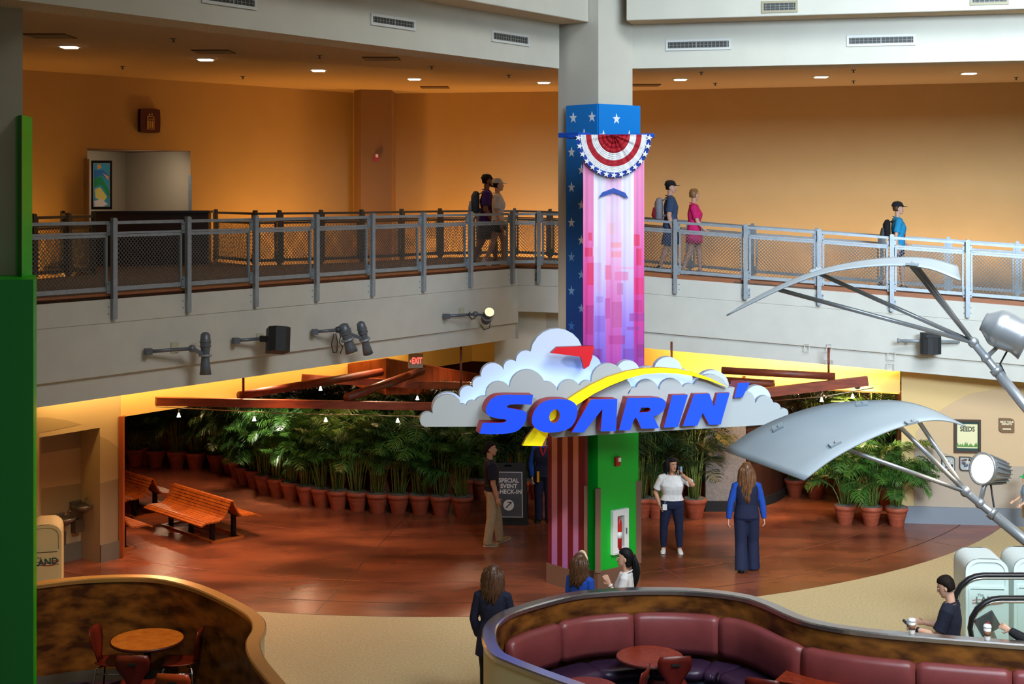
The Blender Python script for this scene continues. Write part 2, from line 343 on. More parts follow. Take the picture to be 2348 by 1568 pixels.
# door alcove on the upper level
mb = MB(); n = (UW[2] - UW[1]).normalized(); bk = Vector((-n.y, n.x, 0)); alc = mat('alcove_paint', rgb(176, 160, 134), .8)
a2 = dA + bk * 1.1 - n * .6; b2 = dB + bk * 2.2
wq(mb, dA, dA + bk * .12, dz0, dz1, alc); wq(mb, dB, dB + bk * 2.5, dz0, 7.3, alc)
wq(mb, dA + bk * .12 - n * 1.5, dB + bk * 2.4, dz0, 7.6, alc)
mb.quad((dA.x, dA.y, dz1), (dB.x, dB.y, dz1), (b2.x, b2.y, dz1), (dA.x - .6, dA.y + 1.0, dz1), pil_m)
mb.poly([(dA.x - 2.2, dA.y + .4, 4.75), (dB.x, dB.y, 4.75), (b2.x, b2.y + .5, 4.75), (dA.x - 3, dA.y + 3, 4.75)], (0, 0, -.05), carpet)
for d_ in (dA, dB):
    mb.box((d_.x, d_.y - .03, 5.65), (.07, .07, 1.8) if d_ is dB else (.08, .08, 2.4), steel if d_ is dB else pil_m)
mb.build('door_1', alc, kind='structure', label='doorway alcove in the upper wall', cat='doorway')
area('alcove_light', (dA.x + .9, dA.y + 1.1, 6.9), (dA.x + .5, dA.y + 1.9, 5.4), .5, .5, 13, (1, .9, .78))

# lower level walls
LW0 = Vector((-6.65, 24.1, 0))
def lw(px):      # a point of the lower left wall seen at column px
    k = (px - CX) / F; t = (LW0.x - k * LW0.y) / (LD.x - k * LD.y); return LW0 - LD * t
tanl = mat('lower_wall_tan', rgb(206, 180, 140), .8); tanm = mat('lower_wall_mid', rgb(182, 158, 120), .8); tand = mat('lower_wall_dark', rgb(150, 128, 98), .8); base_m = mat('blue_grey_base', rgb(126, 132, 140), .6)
base_l = mat('grey_base_left', rgb(110, 104, 92), .6)
mb = MB(); A = lw(277); B = lw(229); Cc = lw(90); D = LW0 - LD * 11
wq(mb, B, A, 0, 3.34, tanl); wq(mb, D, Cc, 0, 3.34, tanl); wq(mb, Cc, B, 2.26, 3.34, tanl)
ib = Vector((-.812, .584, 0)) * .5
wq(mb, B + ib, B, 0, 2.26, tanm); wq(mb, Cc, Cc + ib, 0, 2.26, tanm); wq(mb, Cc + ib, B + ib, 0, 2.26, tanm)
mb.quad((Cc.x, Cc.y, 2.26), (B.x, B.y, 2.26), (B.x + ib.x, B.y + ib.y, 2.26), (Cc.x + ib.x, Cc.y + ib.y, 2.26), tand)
wn = LN
def patch(mb, pxs, p0, n, m, th=.004): mb.poly([onplane(x, y, p0, n) + Vector(n) * th for x, y in pxs], Vector(n) * -th, m)
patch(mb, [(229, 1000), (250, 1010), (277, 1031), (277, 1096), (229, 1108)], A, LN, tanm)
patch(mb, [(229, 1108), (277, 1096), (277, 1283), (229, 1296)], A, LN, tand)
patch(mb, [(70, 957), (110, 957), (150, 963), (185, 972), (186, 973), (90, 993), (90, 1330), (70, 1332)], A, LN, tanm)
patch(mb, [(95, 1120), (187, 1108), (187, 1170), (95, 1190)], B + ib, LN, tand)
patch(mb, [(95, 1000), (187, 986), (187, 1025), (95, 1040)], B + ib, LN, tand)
mb.poly([(A.x, A.y, 0), (B.x, B.y, 0), (B.x, B.y, .30), (A.x, A.y, .30)], LN * .03, base_l)
mb.poly([Vector((Cc.x, Cc.y, 0)) + ib, Vector((B.x, B.y, 0)) + ib, Vector((B.x, B.y, .3)) + ib, Vector((Cc.x, Cc.y, .3)) + ib], LN * .02, base_l)
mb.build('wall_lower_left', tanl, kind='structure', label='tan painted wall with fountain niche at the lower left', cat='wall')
H1 = Vector((-.9, 32.1, 0)); HR = [Vector((.9, 31.6, 0)), Vector((2.5, 29.1, 0)), Vector((5.0, 27.6, 0)), Vector((7.3, 26.75, 0))]
mb = MB(); hp = [LW0, H1] + HR
orp = mat('header_orange', rgb(236, 200, 128), .85)
for a, b in zip(hp, hp[1:]):
    wq(mb, a, b, 2.38 if a.x < 1 else 2.42, 3.34, orp); o_ = Vector((0, .2, 0)); wq(mb, a + o_, b + o_, 2.38, 3.34, orp)
    mb.quad((a.x, a.y, 2.40), (b.x, b.y, 2.40), (b.x, b.y + .2, 2.40), (a.x, a.y + .2, 2.40), orp)
mb.build('wall_header', orp, kind='structure', label='yellow lit header wall above the queue entrance', cat='wall')
# right wall
RW0 = Vector((7.3, 26.66, 0)); RW1 = Vector((13.5, 25.95, 0)); rd = (RW1 - RW0).normalized(); rn = Vector((rd.y, -rd.x, 0))
mb = MB(); rl = mat('right_wall_light', rgb(222, 188, 130), .8); rm = mat('right_wall_mid', rgb(208, 176, 136), .8); rk = mat('right_wall_low', rgb(178, 160, 140), .8)
wq(mb, RW0, RW1, 0, 3.34, rl)
patch(mb, [(2100, 990), (2144, 948), (2180, 925), (2220, 904), (2280, 892), (2360, 885), (2500, 884), (2500, 1300), (2100, 1210)], RW0, rn, rm, .006)
patch(mb, [(2096, 1020), (2140, 1030), (2176, 1042), (2234, 1062), (2290, 1068), (2360, 1069), (2500, 1069), (2500, 1280), (2096, 1206)], RW0, rn, rk, .012)
mb.build('wall_lower_right', rl, kind='structure', label='tan wall with painted curves at the lower right', cat='wall')
mb = MB(); mb.poly([Vector((RW0.x, RW0.y, 0)) + rn * .05, Vector((RW1.x, RW1.y, 0)) + rn * .05, Vector((RW1.x, RW1.y, .32)) + rn * .05, Vector((RW0.x, RW0.y, .32)) + rn * .05], rn * -.05, base_m)
mb.build('baseboard_right', base_m, kind='structure')
# wooden jambs
jamb = mat('orange_wood', rgb(168, 84, 34), .45, col2=rgb(140, 62, 24), scale=5, stretch=(1, 1, .15))
mb = MB(); mb.box((LW0.x + .03, LW0.y + .02, 1.2), (.07, .12, 2.4)); mb.build('trim_1', jamb, kind='structure')
mb = MB(); c = Pt(2089, 1000, 26.72); mb.box((c.x, 26.72, 1.37), (.2, .14, 2.1)); c2 = Pt(2081, 1000, 27.1); mb.box((c2.x - .1, 27.2, 1.2), (.16, .3, 2.4), mat('dark_jamb', rgb(70, 40, 26), .5)); mb.box((c.x, 26.72, .16), (.2, .14, .32), base_m)
mb.build('trim_2', jamb, kind='structure')
# interior of the queue
inn = mat('inner_wall', rgb(96, 66, 46), .8, var=.1, scale=1.0)
mb = MB(); wq(mb, Vector((-16, 40.5, 0)), Vector((16, 40.5, 0)), 0, 3.34); wq(mb, Vector((-16, 15, 0)), Vector((-16, 40.5, 0)), 0, 3.34); wq(mb, Vector((16, 40.5, 0)), Vector((16, 25, 0)), 0, 3.34)
mb.build('wall_queue_back', inn, kind='structure', label='dark wall at the back of the queue room', cat='wall')
stone = mat('stone_panel', rgb(132, 118, 108), .7, var=.2, scale=30, bump=.3, bscale=40)
tanb = mat('rough_tan_stone', rgb(150, 122, 84), .8, var=.2, scale=25, bump=.3, bscale=30)
dwood = mat('dark_panel_wood', rgb(62, 34, 24), .4, var=.2, scale=4, stretch=(1, 1, .2))
mb = MB(); mb.box((4.15, 27.75, 1.2), (.78, .25, 2.4)); mb.box((4.15, 27.6, .1), (.8, .06, .2), dark_m)
mb.build('wall_stone_panel', stone, kind='structure', label='grey textured stone panel beside the curved dark wall', cat='wall')
mb = MB(); arc = catmull([Vector((4.5, 27.8, 0)), Vector((5.15, 28.3, 0)), Vector((5.6, 29.2, 0)), Vector((5.75, 30.3, 0)), Vector((5.6, 32.5, 0))], 6)
for a, b in zip(arc, arc[1:]): wq(mb, a, b, 0, 2.6)
for q in mb.f: pass
for zz in (.9, 1.6):
    for a, b in zip(arc, arc[1:]): mb.bar(Vector((a.x, a.y - .01, zz)), Vector((b.x, b.y - .01, zz)), .02, .02, dark_m)
for a, b in zip(arc, arc[1:]): mb.bar(Vector((a.x + .01, a.y - .02, .09)), Vector((b.x + .01, b.y - .02, .09)), .04, .18, dark_m)
mb.build('wall_curved_dark', dwood, kind='structure', label='curved dark panelled wall inside the queue', cat='wall')
mb = MB(); wq(mb, Vector((5.8, 33.5, 0)), Vector((9.2, 31.5, 0)), 0, 3.3)
mb.build('wall_stone_back', tanb, kind='structure', label='rough tan stone wall behind the palms', cat='wall')

# ---------------------------------------------------------------- railings
def lerp(a, b, t): return Vector(a) + (Vector(b) - Vector(a)) * t
def mesh_panel(mb, a, b, z0a, z0b, h, sp=.062, r=.0042, m=None):
    """expanded metal between two verticals; a, b ground points"""
    a = Vector((a.x, a.y, z0a)); b = Vector((b.x, b.y, z0b)); L = (Vector((b.x, b.y, 0)) - Vector((a.x, a.y, 0))).length
    def W_(u, v): return a + (b - a) * (u / L) + Vector((0, 0, v))
    d = (b - a).normalized(); nrm = d.cross(Vector((0, 0, 1))).normalized()
    k = 1.0
    for sgn in (1, -1):
        c = -h if sgn == 1 else 0
        end = L if sgn == 1 else L + h
        while c < end:
            # line v = sgn*(u-c)
            if sgn == 1: u0, u1 = max(0, c), min(L, c + h); v0, v1 = u0 - c, u1 - c
            else: u0, u1 = max(0, c - h), min(L, c); v0, v1 = c - u0, c - u1
            if u1 - u0 > .01:
                p, q = W_(u0, v0), W_(u1, v1); t = (q - p).normalized(); s_ = t.cross(nrm) * r; n_ = nrm * (r * sgn)
                mb.add([p - s_, q - s_, q + s_, p + s_, p - s_ + n_, q - s_ + n_, q + s_ + n_, p + s_ + n_], [(0, 1, 2, 3), (7, 6, 5, 4)], m)
            c += sp
def railing(pts, label, group=None, front=True, metal=None, wire=None, sp=.062, skip=0):
    """pts: post feet (x,y,zfloor). The run is one thing: posts, rails, framed mesh panels."""
    metal = metal or steel; wire = wire or wire_m
    o = Vector(pts[len(pts) // 2]); root = empty('balcony_railing', o, 0, label, 'railing', group); M = Matrix.Translation(-o)
    for i, p in enumerate(pts):
        if i < skip: continue
        p = Vector(p); t = (Vector(pts[min(i + 1, len(pts) - 1)]) - Vector(pts[max(i - 1, 0)])); t.z = 0; t.normalize(); n = Vector((t.y, -t.x, 0))
        mb = MB(); lo = -.33 if front else -.05
        off = n * (.07 if front else 0)
        ang = math.atan2(t.y, t.x)
        mb.box(p + off + Vector((0, 0, (lo + 1.09) / 2)), (.045, .075, 1.09 - lo), metal, rz=ang)
        mb.box(p + off + n * .04 + Vector((0, 0, (lo + 1.09) / 2)), (.075, .012, 1.07 - lo), metal, rz=ang)
        po = mb.build('post', metal, root, M=M)
        for zz in ((-.20, .12, .93) if front else (.12, .93)):
            mb = MB(); mb.box(p + n * .03 + Vector((0, 0, zz)), (.16, .012, .17), metal, rz=ang)
            if front:
                for s in (-1, 1):
                    for q in (-.05, .05): mb.ball(p + t * (.06 * s) + n * .038 + Vector((0, 0, zz + q)), .011, steel_dk, 6, 4)
            mb.build('bracket', metal, po, M=M)
    for i in range(len(pts) - 1):
        a = Vector(pts[i]); b = Vector(pts[i + 1]); d = (b - a).normalized(); 
        a1 = a + d * .03; b1 = b - d * .03; U = Vector((0, 0, 1))
        mb = MB(); mb.bar(a1 + U * 1.02, b1 + U * 1.02, .05, .045, metal); mb.bar(a1 + U * .875, b1 + U * .875, .045, .03, metal)
        mb.build('top_rail', metal, root, M=M)
        mb = MB(); a2 = a + d * .075; b2 = b - d * .075
        mb.bar(a2 + U * .835, b2 + U * .835, .035, .04, metal); mb.bar(a2 + U * .095, b2 + U * .095, .035, .06, metal)
        mb.bar(a2 + U * .08, a2 + U * .85, .04, .035, metal, up=d); mb.bar(b2 + U * .08, b2 + U * .85, .04, .035, metal, up=d)
        fr_ = mb.build('panel_frame', metal, root, M=M)
        mb = MB(); mesh_panel(mb, a2, b2, a2.z + .11, b2.z + .11, .72, sp, .0042, wire)
        mb.build('mesh_infill', wire, fr_, M=M)
    return root
LB = [lerp(FRONT[0], FRONT[1], 1)] 
offl = [Vector(FRONT[0]) + LN * .07, Vector(FRONT[1]) + LN * .07]
posts = [ray_poly(x, offl) - LN * .07 for x in (260, 430, 585, 725, 853, 970, 1078, 1174)]; e = posts[-1]
posts = [posts[0] - LD * 1.4] + posts
railing([p + Vector((0, 0, .0)) for p in posts], 'steel and mesh railing along the edge of the left balcony', 'front balcony railings')
railing([e + Vector((.02, 0, 0)), Vector((.53, 27.66, 4.75)), Vector((1.16, 27.47, 4.74)), Vector((1.84, 27.28, 4.69)), Vector((3.11, 26.95, 4.60)), Vector((4.38, 26.62, 4.515)), Vector((5.69, 26.34, 4.43)), Vector((6.96, 26.08, 4.34)), Vector((8.27, 25.84, 4.25)), Vector((9.57, 25.57, 4.16)), Vector((10.9, 25.27, 4.07))],
        'bright steel and mesh railing sloping down along the right balcony', 'front balcony railings', skip=1)
RR2 = [Vector(p) for p in REAR2]
rp = [RR2[0], RR2[1]] + [ray_poly(x, RR2[1:]) for x in (640, 735, 828, 920, 1008, 1095, 1180, 1262, 1345)]
rp2 = [ray_poly(x, RR2[4:]) for x in (1345, 1440, 1583, 1726, 1872, 2022, 2174, 2332, 2480)]
dk = mat('shaded_rail_steel', rgb(92, 88, 82), .45, .4)  # darker copy of the rail steel, shade put into the colour
railing(rp, 'dull metal and mesh railing at the back of the left walkway, against the orange wall', 'rear walkway railings', False, dk, wire_m, .07)
railing(rp2, 'metal and mesh railing at the back of the right walkway ramp', 'rear walkway railings', False, steel, wire_m, .07, skip=1)
railing([Vector((-8.9, 21.9, 4.75)), Vector((-8.37, 22.8, 4.75)), Vector((-7.94, 23.6, 4.75)), Vector((-7.62, 24.4, 4.75)), Vector((-7.39, 25.1, 4.75)), Vector((-8.6, 27.2, 4.75))], 'short metal and mesh railing left of the doorway counter', 'rear walkway railings', False, dk, wire_m, .07)
# counter in front of the doorway
ctr = mat('dark_brown_panel', rgb(52, 36, 32), .5, var=.1, scale=3)
mb = MB(); a = Pt(214, 600, 27.7); b = Pt(478, 600, 28.6)
mb.poly([(a.x, a.y, 4.75), (b.x, b.y, 4.75), (b.x, b.y + .25, 4.75), (a.x, a.y + .25, 4.75)], (0, 0, 1.03), ctr)
root = empty('half_wall_counter', ((a.x + b.x) / 2, 28.2, 4.75), 0, 'dark brown half height counter in front of the upper doorway', 'counter')
M = Matrix.Translation(-Vector(root.location)); mb.build('body', ctr, root, M=M)
mb = MB(); mb.poly([(a.x - .03, a.y - .04, 5.78), (b.x + .03, b.y - .04, 5.78), (b.x + .03, b.y + .3, 5.78), (a.x - .03, a.y + .3, 5.78)], (0, 0, .045), mat('dark_cap', rgb(34, 24, 24), .35)); mb.build('countertop', None, root, M=M)

# ================================================================ THE COLUMN AND ITS WRAPS
NC = Vector((1.343, 22.12, 0)); CLD = Vector((-.643, .766, 0)); CRD = Vector((.766, .643, 0))
NL = Vector((-.766, -.643, 0)); NR = Vector((.643, -.766, 0))       # outward normals of the left and right faces
mb = MB(); w1, w2 = .935, .745
cor = [NC, NC + CRD * w2, NC + CRD * w2 + CLD * w1, NC + CLD * w1]
mb.poly([(p.x, p.y, 12) for p in cor], (0, 0, -12), plaster_beam)
mb.build('wall_column', plaster_beam, kind='structure', label='square grey atrium column', cat='column')
def starpanel(mb, p, xd, n, w, z0, z1, m, stars, th=.03, sm=None):
    a = p + n * th; b = a + xd * w
    mb.poly([(a.x, a.y, z0), (b.x, b.y, z0), (b.x, b.y, z1), (a.x, a.y, z1)], n * -th, m)
    for (u, z, r, mm) in stars:
        c = a + xd * u + n * .003; c.z = z; mb.poly(star(c, xd, (0, 0, 1), r), n * -.003, mm)
def bluemat(name, z0, c0, z1, c1):
    m = mat(name, c0, .45); nt = m.node_tree; N = nt.nodes; L = nt.links
    tc = N.new('ShaderNodeTexCoord'); sp = N.new('ShaderNodeSeparateXYZ'); mr = N.new('ShaderNodeMapRange'); rp = N.new('ShaderNodeValToRGB')
    L.new(tc.outputs['Object'], sp.inputs[0]); L.new(sp.outputs['Z'], mr.inputs[0]); mr.inputs[1].default_value = z0; mr.inputs[2].default_value = z1
    L.new(mr.outputs[0], rp.inputs[0]); rp.color_ramp.elements[0].color = c0; rp.color_ramp.elements[1].color = c1; L.new(rp.outputs[0], N['Principled BSDF'].inputs['Base Color']); return m
bw = bluemat('starry_blue', 4.2, rgb(0, 62, 150), 7.6, rgb(8, 128, 214))
st_w = mat('star_white', rgb(232, 238, 244), .5); st_b = mat('star_pale_blue', rgb(120, 172, 226), .5); st_d = mat('star_blue', rgb(50, 120, 210), .5)
zt = ZC - (235 - HY) / 150.0
mb = MB()
def pz(py, s=148.0): return ZC - (py - HY) / s
fx = NC + NL * .05 + NR * .0
# left face slab from column 1300 to the corner, right face slab to column 1464
lf0 = onplane(1300, 500, NC + NL * .06, NL); lf1 = onplane(1371, 500, NC + NL * .06, NL); lw_ = (lf1 - lf0).length; lf0.z = 0
st = []
for i, y in enumerate((272, 350, 430, 510, 588, 665, 745)): st.append((.13, pz(y, 144), .085, st_w if i < 4 else (st_b if i < 6 else st_d)))
for i, y in enumerate((272, 390, 470, 550, 628, 705)): st.append((.36 if i else .62, pz(y, 145), .085 if not i else .08, st_w if i < 4 else st_b))
starpanel(mb, lf0, -CLD, NL, lw_, 0.9, zt, bw, [(.17, pz(272, 144), .09, st_w), (.60, pz(270, 146), .09, st_w), (.42, pz(309, 146), .09, st_w)] + [s_ for s_ in st if s_[1] < 7.1], .02)
rf0 = onplane(1371, 500, NC + NR * .06, NR); rf1 = onplane(1464, 500, NC + NR * .06, NR); rf0.z = 0; rw_ = (Vector((rf1.x, rf1.y, 0)) - rf0).length
starpanel(mb, rf0, CRD, NR, rw_, 2.4, zt, bw, [(.38, pz(270, 149), .09, st_w), (.10, pz(310, 149), .09, st_w), (.66, pz(308, 149), .09, st_w)], .02)
a = rf0 + CRD * rw_ + NR * .02; mb.poly([(a.x, a.y, 2.4), (a.x - NR.x * .1, a.y - NR.y * .1, 2.4), (a.x - NR.x * .1, a.y - NR.y * .1, zt), (a.x, a.y, zt)], CRD * .02, bw)
mb.build('column_wrap', bw, label='blue wrap with white stars around the upper part of the central column', cat='column wrap')

# banner hanging in front of the column
def bnode():
    m = mat('banner_print', rgb(230, 190, 220), .55); nt = m.node_tree; N = nt.nodes; L = nt.links
    at = N.new('ShaderNodeAttribute'); at.attribute_name = 'Col'; L.new(at.outputs['Color'], N['Principled BSDF'].inputs['Base Color']); return m
bm_ = bnode()
def grad(t, stops):
    for (a, ca), (b, cb) in zip(stops, stops[1:]):
        if t <= b: k = (t - a) / (b - a); return [ca[i] + (cb[i] - ca[i]) * k for i in range(3)]
    return stops[-1][1]
BY = 21.25; bx0, bx1 = 1337, 1477; by0, by1 = 318, 846
pk = [(0, (247, 158, 196)), (.35, (240, 130, 190)), (.6, (214, 70, 150)), (.8, (190, 50, 140)), (1, (140, 50, 150))]
wh = [(0, (244, 240, 250)), (.4, (238, 226, 246)), (.6, (205, 190, 235)), (.8, (150, 120, 215)), (1, (110, 80, 190))]
md = [(0, (240, 168, 210)), (.12, (238, 180, 216)), (.3, (240, 214, 238)), (.5, (236, 180, 220)), (.7, (206, 110, 180)), (1, (170, 60, 160))]
rects = []
rn_ = random.Random(3)
for (x, y, w, h, c) in [(1350, 533, 7, 19, (226, 30, 60)), (1341, 568, 18, 20, (220, 30, 70)), (1347, 602, 13, 52, (214, 20, 60)), (1454, 537, 13, 26, (232, 40, 70)), (1460, 570, 10, 38, (226, 30, 70)), (1401, 555, 24, 13, (244, 150, 150)), (1401, 575, 24, 15, (244, 140, 150)), (1394, 510, 14, 28, (246, 190, 200)), (1456, 636, 18, 40, (220, 30, 90)), (1388, 608, 12, 33, (226, 90, 130)), (1410, 612, 42, 5, (238, 150, 190)), (1410, 622, 30, 20, (226, 110, 160)), (1416, 650, 12, 26, (180, 100, 150)), (1403, 692, 24, 58, (176, 80, 140)), (1343, 700, 18, 66, (150, 30, 110)), (1364, 724, 22, 36, (130, 90, 190)), (1444, 718, 34, 18, (140, 50, 140)), (1438, 748, 29, 9, (140, 60, 150)), (1396, 768, 36, 22, (170, 50, 130)), (1388, 683, 10, 48, (176, 60, 140)), (1367, 680, 16, 13, (150, 120, 200)), (1455, 688, 18, 28, (180, 30, 110)), (1350, 800, 30, 26, (140, 40, 130)), (1430, 800, 26, 24, (120, 60, 160)), (1360, 565, 12, 23, (226, 200, 226)), (1361, 602, 18, 66, (206, 160, 216)), (1462, 790, 15, 30, (120, 30, 110))]:
    rects.append((x, y, x + w, y + h, c))
nx, nz = 70, 260
cols = []; vs = []; fs = []
for j in range(nz + 1):
    for i in range(nx + 1):
        u = i / nx; v = j / nz
        p = Pt(bx0 + (bx1 - bx0) * u, by0 + (by1 - by0) * v, BY)
        p.y = BY + .009 * math.sin(u * 30 + v * 2) + .004 * math.sin(u * 61); vs.append(p)
fcol = []
for j in range(nz):
    for i in range(nx):
        fs.append((j * (nx + 1) + i, j * (nx + 1) + i + 1, (j + 1) * (nx + 1) + i + 1, (j + 1) * (nx + 1) + i))
        u = (i + .5) / nx; v = (j + .5) / nz; px = bx0 + 140 * u; py = by0 + 528 * v
        g = pk if (u < .165 or u > .835) else (md if .37 < u < .63 else wh)
        c = grad(v, g); 
        for (x0, y0, x1, y1, rc) in rects:
            if x0 <= px <= x1 and y0 <= py <= y1: c = [c[k] * .45 + rc[k] * .55 for k in range(3)]
        fcol.append([lin(q) for q in c] + [1])
me = bpy.data.meshes.new('banner'); me.from_pydata([tuple(v) for v in vs], [], fs)
at = me.color_attributes.new('Col', 'FLOAT_COLOR', 'CORNER')
buf = [];
for c in fcol: buf += c * 4
at.data.foreach_set('color', buf); me.materials.append(bm_); me.polygons.foreach_set('use_smooth', [True] * len(fs)); me.update()
sol = None
ban = bpy.data.objects.new('banner', me); COL.objects.link(ban); md_ = ban.modifiers.new('thickness', 'SOLIDIFY'); md_.thickness = .004
br = empty('hanging_banner', Pt(1407, 846, BY), 0, 'long pink and violet striped banner with a blue chevron hanging on the central column', 'banner')
def reparent(o, root): o.parent = root; o.matrix_parent_inverse = Matrix.Translation(-Vector(root.location))
ban.name = 'banner_cloth'; reparent(ban, br)
mb = MB(); chev = [(1373, 453), (1381, 441), (1407, 431), (1434, 442), (1441, 455), (1407, 442)]
mb.poly([Pt(x, y, BY - .045) for x, y in chev], (0, .01, 0), mat('chevron_blue', rgb(18, 70, 168), .5)); reparent(mb.build('chevron'), br)
pole_m = mat('blue_pole', rgb(20, 80, 190), .4)
mb = MB(); a = Pt(1301, 314, BY + .02); b = Pt(1500, 311, BY + .02); mb.tube([a, b], .035, pole_m, 12)
mb.box(Pt(1318, 310, BY + .2), (.3, .4, .07), pole_m, rz=.8)
mb.build('banner_pole', label='blue pole holding the banner and bunting on the central column', cat='pole')
# bunting fan
bc = Pt(1407, 309, BY - .05); RX = (1493 - 1321) / 2 / (F / BY); RZ = (407 - 309) / (F / BY)
cr = mat('bunting_red', rgb(178, 22, 40), .7); cw = mat('bunting_white', rgb(236, 234, 236), .7); cb = mat('bunting_blue', rgb(24, 66, 168), .7)
bands = [(0.0, .43, cr), (.43, .60, cw), (.60, .74, cr), (.74, .885, cw), (.885, 1.0, cb)]
mb = MB(); n = 96
def bp(r, a, dz=0.0):
    k = 7; fold = .03 * (1 - r) * math.sin(a * k * 2 + .8 * math.sin(a * 5)) + .008 * (1 - .6 * r) * math.sin(a * 31)
    return Vector((bc.x + RX * r * math.cos(a), bc.y + fold * (1 if r > .04 else 0) - .03 + dz, bc.z - RZ * r * math.sin(a) - .0))
for (r0, r1, m_) in bands:
    st_ = 4
    for q in range(st_):
        ra = r0 + (r1 - r0) * q / st_; rb = r0 + (r1 - r0) * (q + 1) / st_
        vs = [bp(ra, math.pi * i / n) for i in range(n + 1)] + [bp(rb, math.pi * i / n) for i in range(n + 1)]
        mb.add(vs, [(i, i + 1, n + 2 + i, n + 1 + i) for i in range(n)], m_, True)
for i in range(15):
    a = math.pi * (i + .35) / 14.7; c = bp(.942, a); c.y -= .03
    mb.poly(star(c, (1, 0, 0), (0, 0, 1), .052, .2), (0, .003, 0), cw)
o = mb.build('bunting_fan', label='red white and blue half round bunting with stars on the central column', cat='bunting'); m_ = o.modifiers.new('t', 'SOLIDIFY'); m_.thickness = .003

# lower wraps
green = mat('green_wrap', rgb(0, 178, 46), .4); dgreen = mat('dark_green_wrap', rgb(0, 120, 10), .4); brown = mat('brown_guard', rgb(118, 84, 66), .5)
root = empty('column_cladding', (NC.x, NC.y, 0), 0, 'bright green cladding around the lower part of the central column', 'column cladding'); M = Matrix.Translation(-NC)
mb = MB(); g0 = onplane(1371, 1300, NC + NL * .09, NL); g0.z = 0
gw = (Vector((*onplane(1464, 1300, g0, NR)[:2], 0)) - g0).length
c4 = [g0, g0 + CRD * gw, g0 + CRD * gw + CLD * 1.05, g0 + CLD * 1.05]
mb.poly([(p.x, p.y, 3.0) for p in c4], (0, 0, -2.7), green)
mb.build('panel', green, root, M=M)
mb = MB(); c5 = [g0 - CLD * .02 - CRD * .02, g0 + CRD * (gw + .02) - CLD * .02, g0 + CRD * (gw + .02) + CLD * 1.07, g0 + CLD * 1.07 - CRD * .02]
mb.poly([(p.x, p.y, .33) for p in c5], (0, 0, -.33), brown); mb.build('plinth', brown, root, M=M)
for p in (g0, g0 + CRD * gw, g0 + CLD * .35):
    mb = MB(); q = p - Vector((0, .012, 0)); zt_ = 1.62
    mb.box(q + Vector((0, 0, .97)), (.085, .05, 1.3), brown, rz=R(0)); mb.build('corner_guard', brown, root, M=M)
# striped panel
spp = g0 + NL * .22; sp0 = onplane(1256, 1300, spp, NL); sp1 = onplane(1341, 1300, spp, NL); sp0.z = 0; sp1.z = 0
stl = (sp1 - sp0).length; sd = (sp1 - sp0).normalized(); sn = Vector((sd.y, -sd.x, 0))
root = empty('striped_panel', sp0, 0, 'tall panel with dark red and peach stripes against the left face of the central column', 'panel'); M = Matrix.Translation(-sp0)
s_red = mat('stripe_dark_red', rgb(112, 16, 30), .5); s_pe = bluemat('stripe_peach', .4, rgb(170, 110, 170), 2.2, rgb(222, 146, 112))
mb = MB(); xs = [0, .11, .26, .40, .545, .69, .83, 1.0]
for i in range(7):
    a = sp0 + sd * stl * xs[i]; b = sp0 + sd * stl * xs[i + 1]
    mb.poly([(a.x, a.y, .30), (b.x, b.y, .30), (b.x, b.y, 2.9), (a.x, a.y, 2.9)], -sn * .06, s_red if i % 2 == 0 else s_pe)
mb.build('panel', None, root, M=M)
mb = MB(); a = sp0 - sd * .02 + sn * .015; b = sp1 + sd * .02 + sn * .015
mb.poly([(a.x, a.y, 0), (b.x, b.y, 0), (b.x, b.y, .32), (a.x, a.y, .32)], -sn * .09, brown); mb.build('plinth', None, root, M=M)
mb = MB(); mb.box(sp1 + Vector((.01, -.01, 1.0)), (.05, .05, 1.36), brown); mb.build('corner_guard', None, root, M=M)
# alarm strobe and extinguisher cabinet on the green face
gp = g0 + NR * .0
al_red = mat('alarm_red', rgb(168, 20, 22), .4)
def strobe(c, n, label, s=1.0):
    n = Vector(n).normalized(); x = Vector((-n.y, n.x, 0)); root = empty('fire_alarm_strobe', c, math.atan2(x.y, x.x), label, 'fire alarm', 'wall alarm strobes')
    mb = MB(); mb.box((0, -.02 if True else 0, 0), (.10 * s, .05, .14 * s), al_red); mb.build('housing', None, root)
    mb = MB(); mb.box((.01 * s, -.055, .03 * s), (.05 * s, .03, .06 * s), mat('clear_lens', rgb(235, 235, 225), .2)); mb.build('lens', None, root)
c = onplane(1413, 1057, g0, NR); strobe(c + NR * .004, -NR * -1, 'red fire alarm strobe on the green face of the central column')
bpy.data.objects[-1] if False else None
c = onplane(1418, 1217, g0, NR); z0c = onplane(1418, 1268, g0, NR).z; z1c = onplane(1418, 1167, g0, NR).z; hw = .17
root = empty('extinguisher_cabinet', c, math.atan2(CRD.y, CRD.x), 'white cabinet with a red extinguisher behind glass on the green column', 'extinguisher cabinet')
hh = (z1c - z0c) / 2; iw, ih = .075, hh * .72
mb = MB(); mb.poly([(-hw, -.06, -hh), (hw, -.06, -hh), (hw, -.06, hh), (-hw, -.06, hh)], (0, .06, 0), white_m, None, [[(-iw, -.06, -ih), (iw, -.06, -ih), (iw, -.06, ih), (-iw, -.06, ih)]])
mb.bar((-hw + .03, -.065, -hh + .03), (hw - .03, -.065, -hh + .03), .01, .01, white_m); mb.build('door_frame', None, root)
mb = MB(); mb.box((0, -.004, 0), (iw * 2, .004, ih * 2), mat('cabinet_inside', rgb(150, 150, 146), .5)); mb.build('back_panel', None, root)
mb = MB(); mb.lathe([(.0, -.30), (.045, -.30), (.045, .12), (.02, .17), (.015, .2)], (-.02, -.035, .02), mat('extinguisher_red', rgb(196, 32, 24), .35), 12)
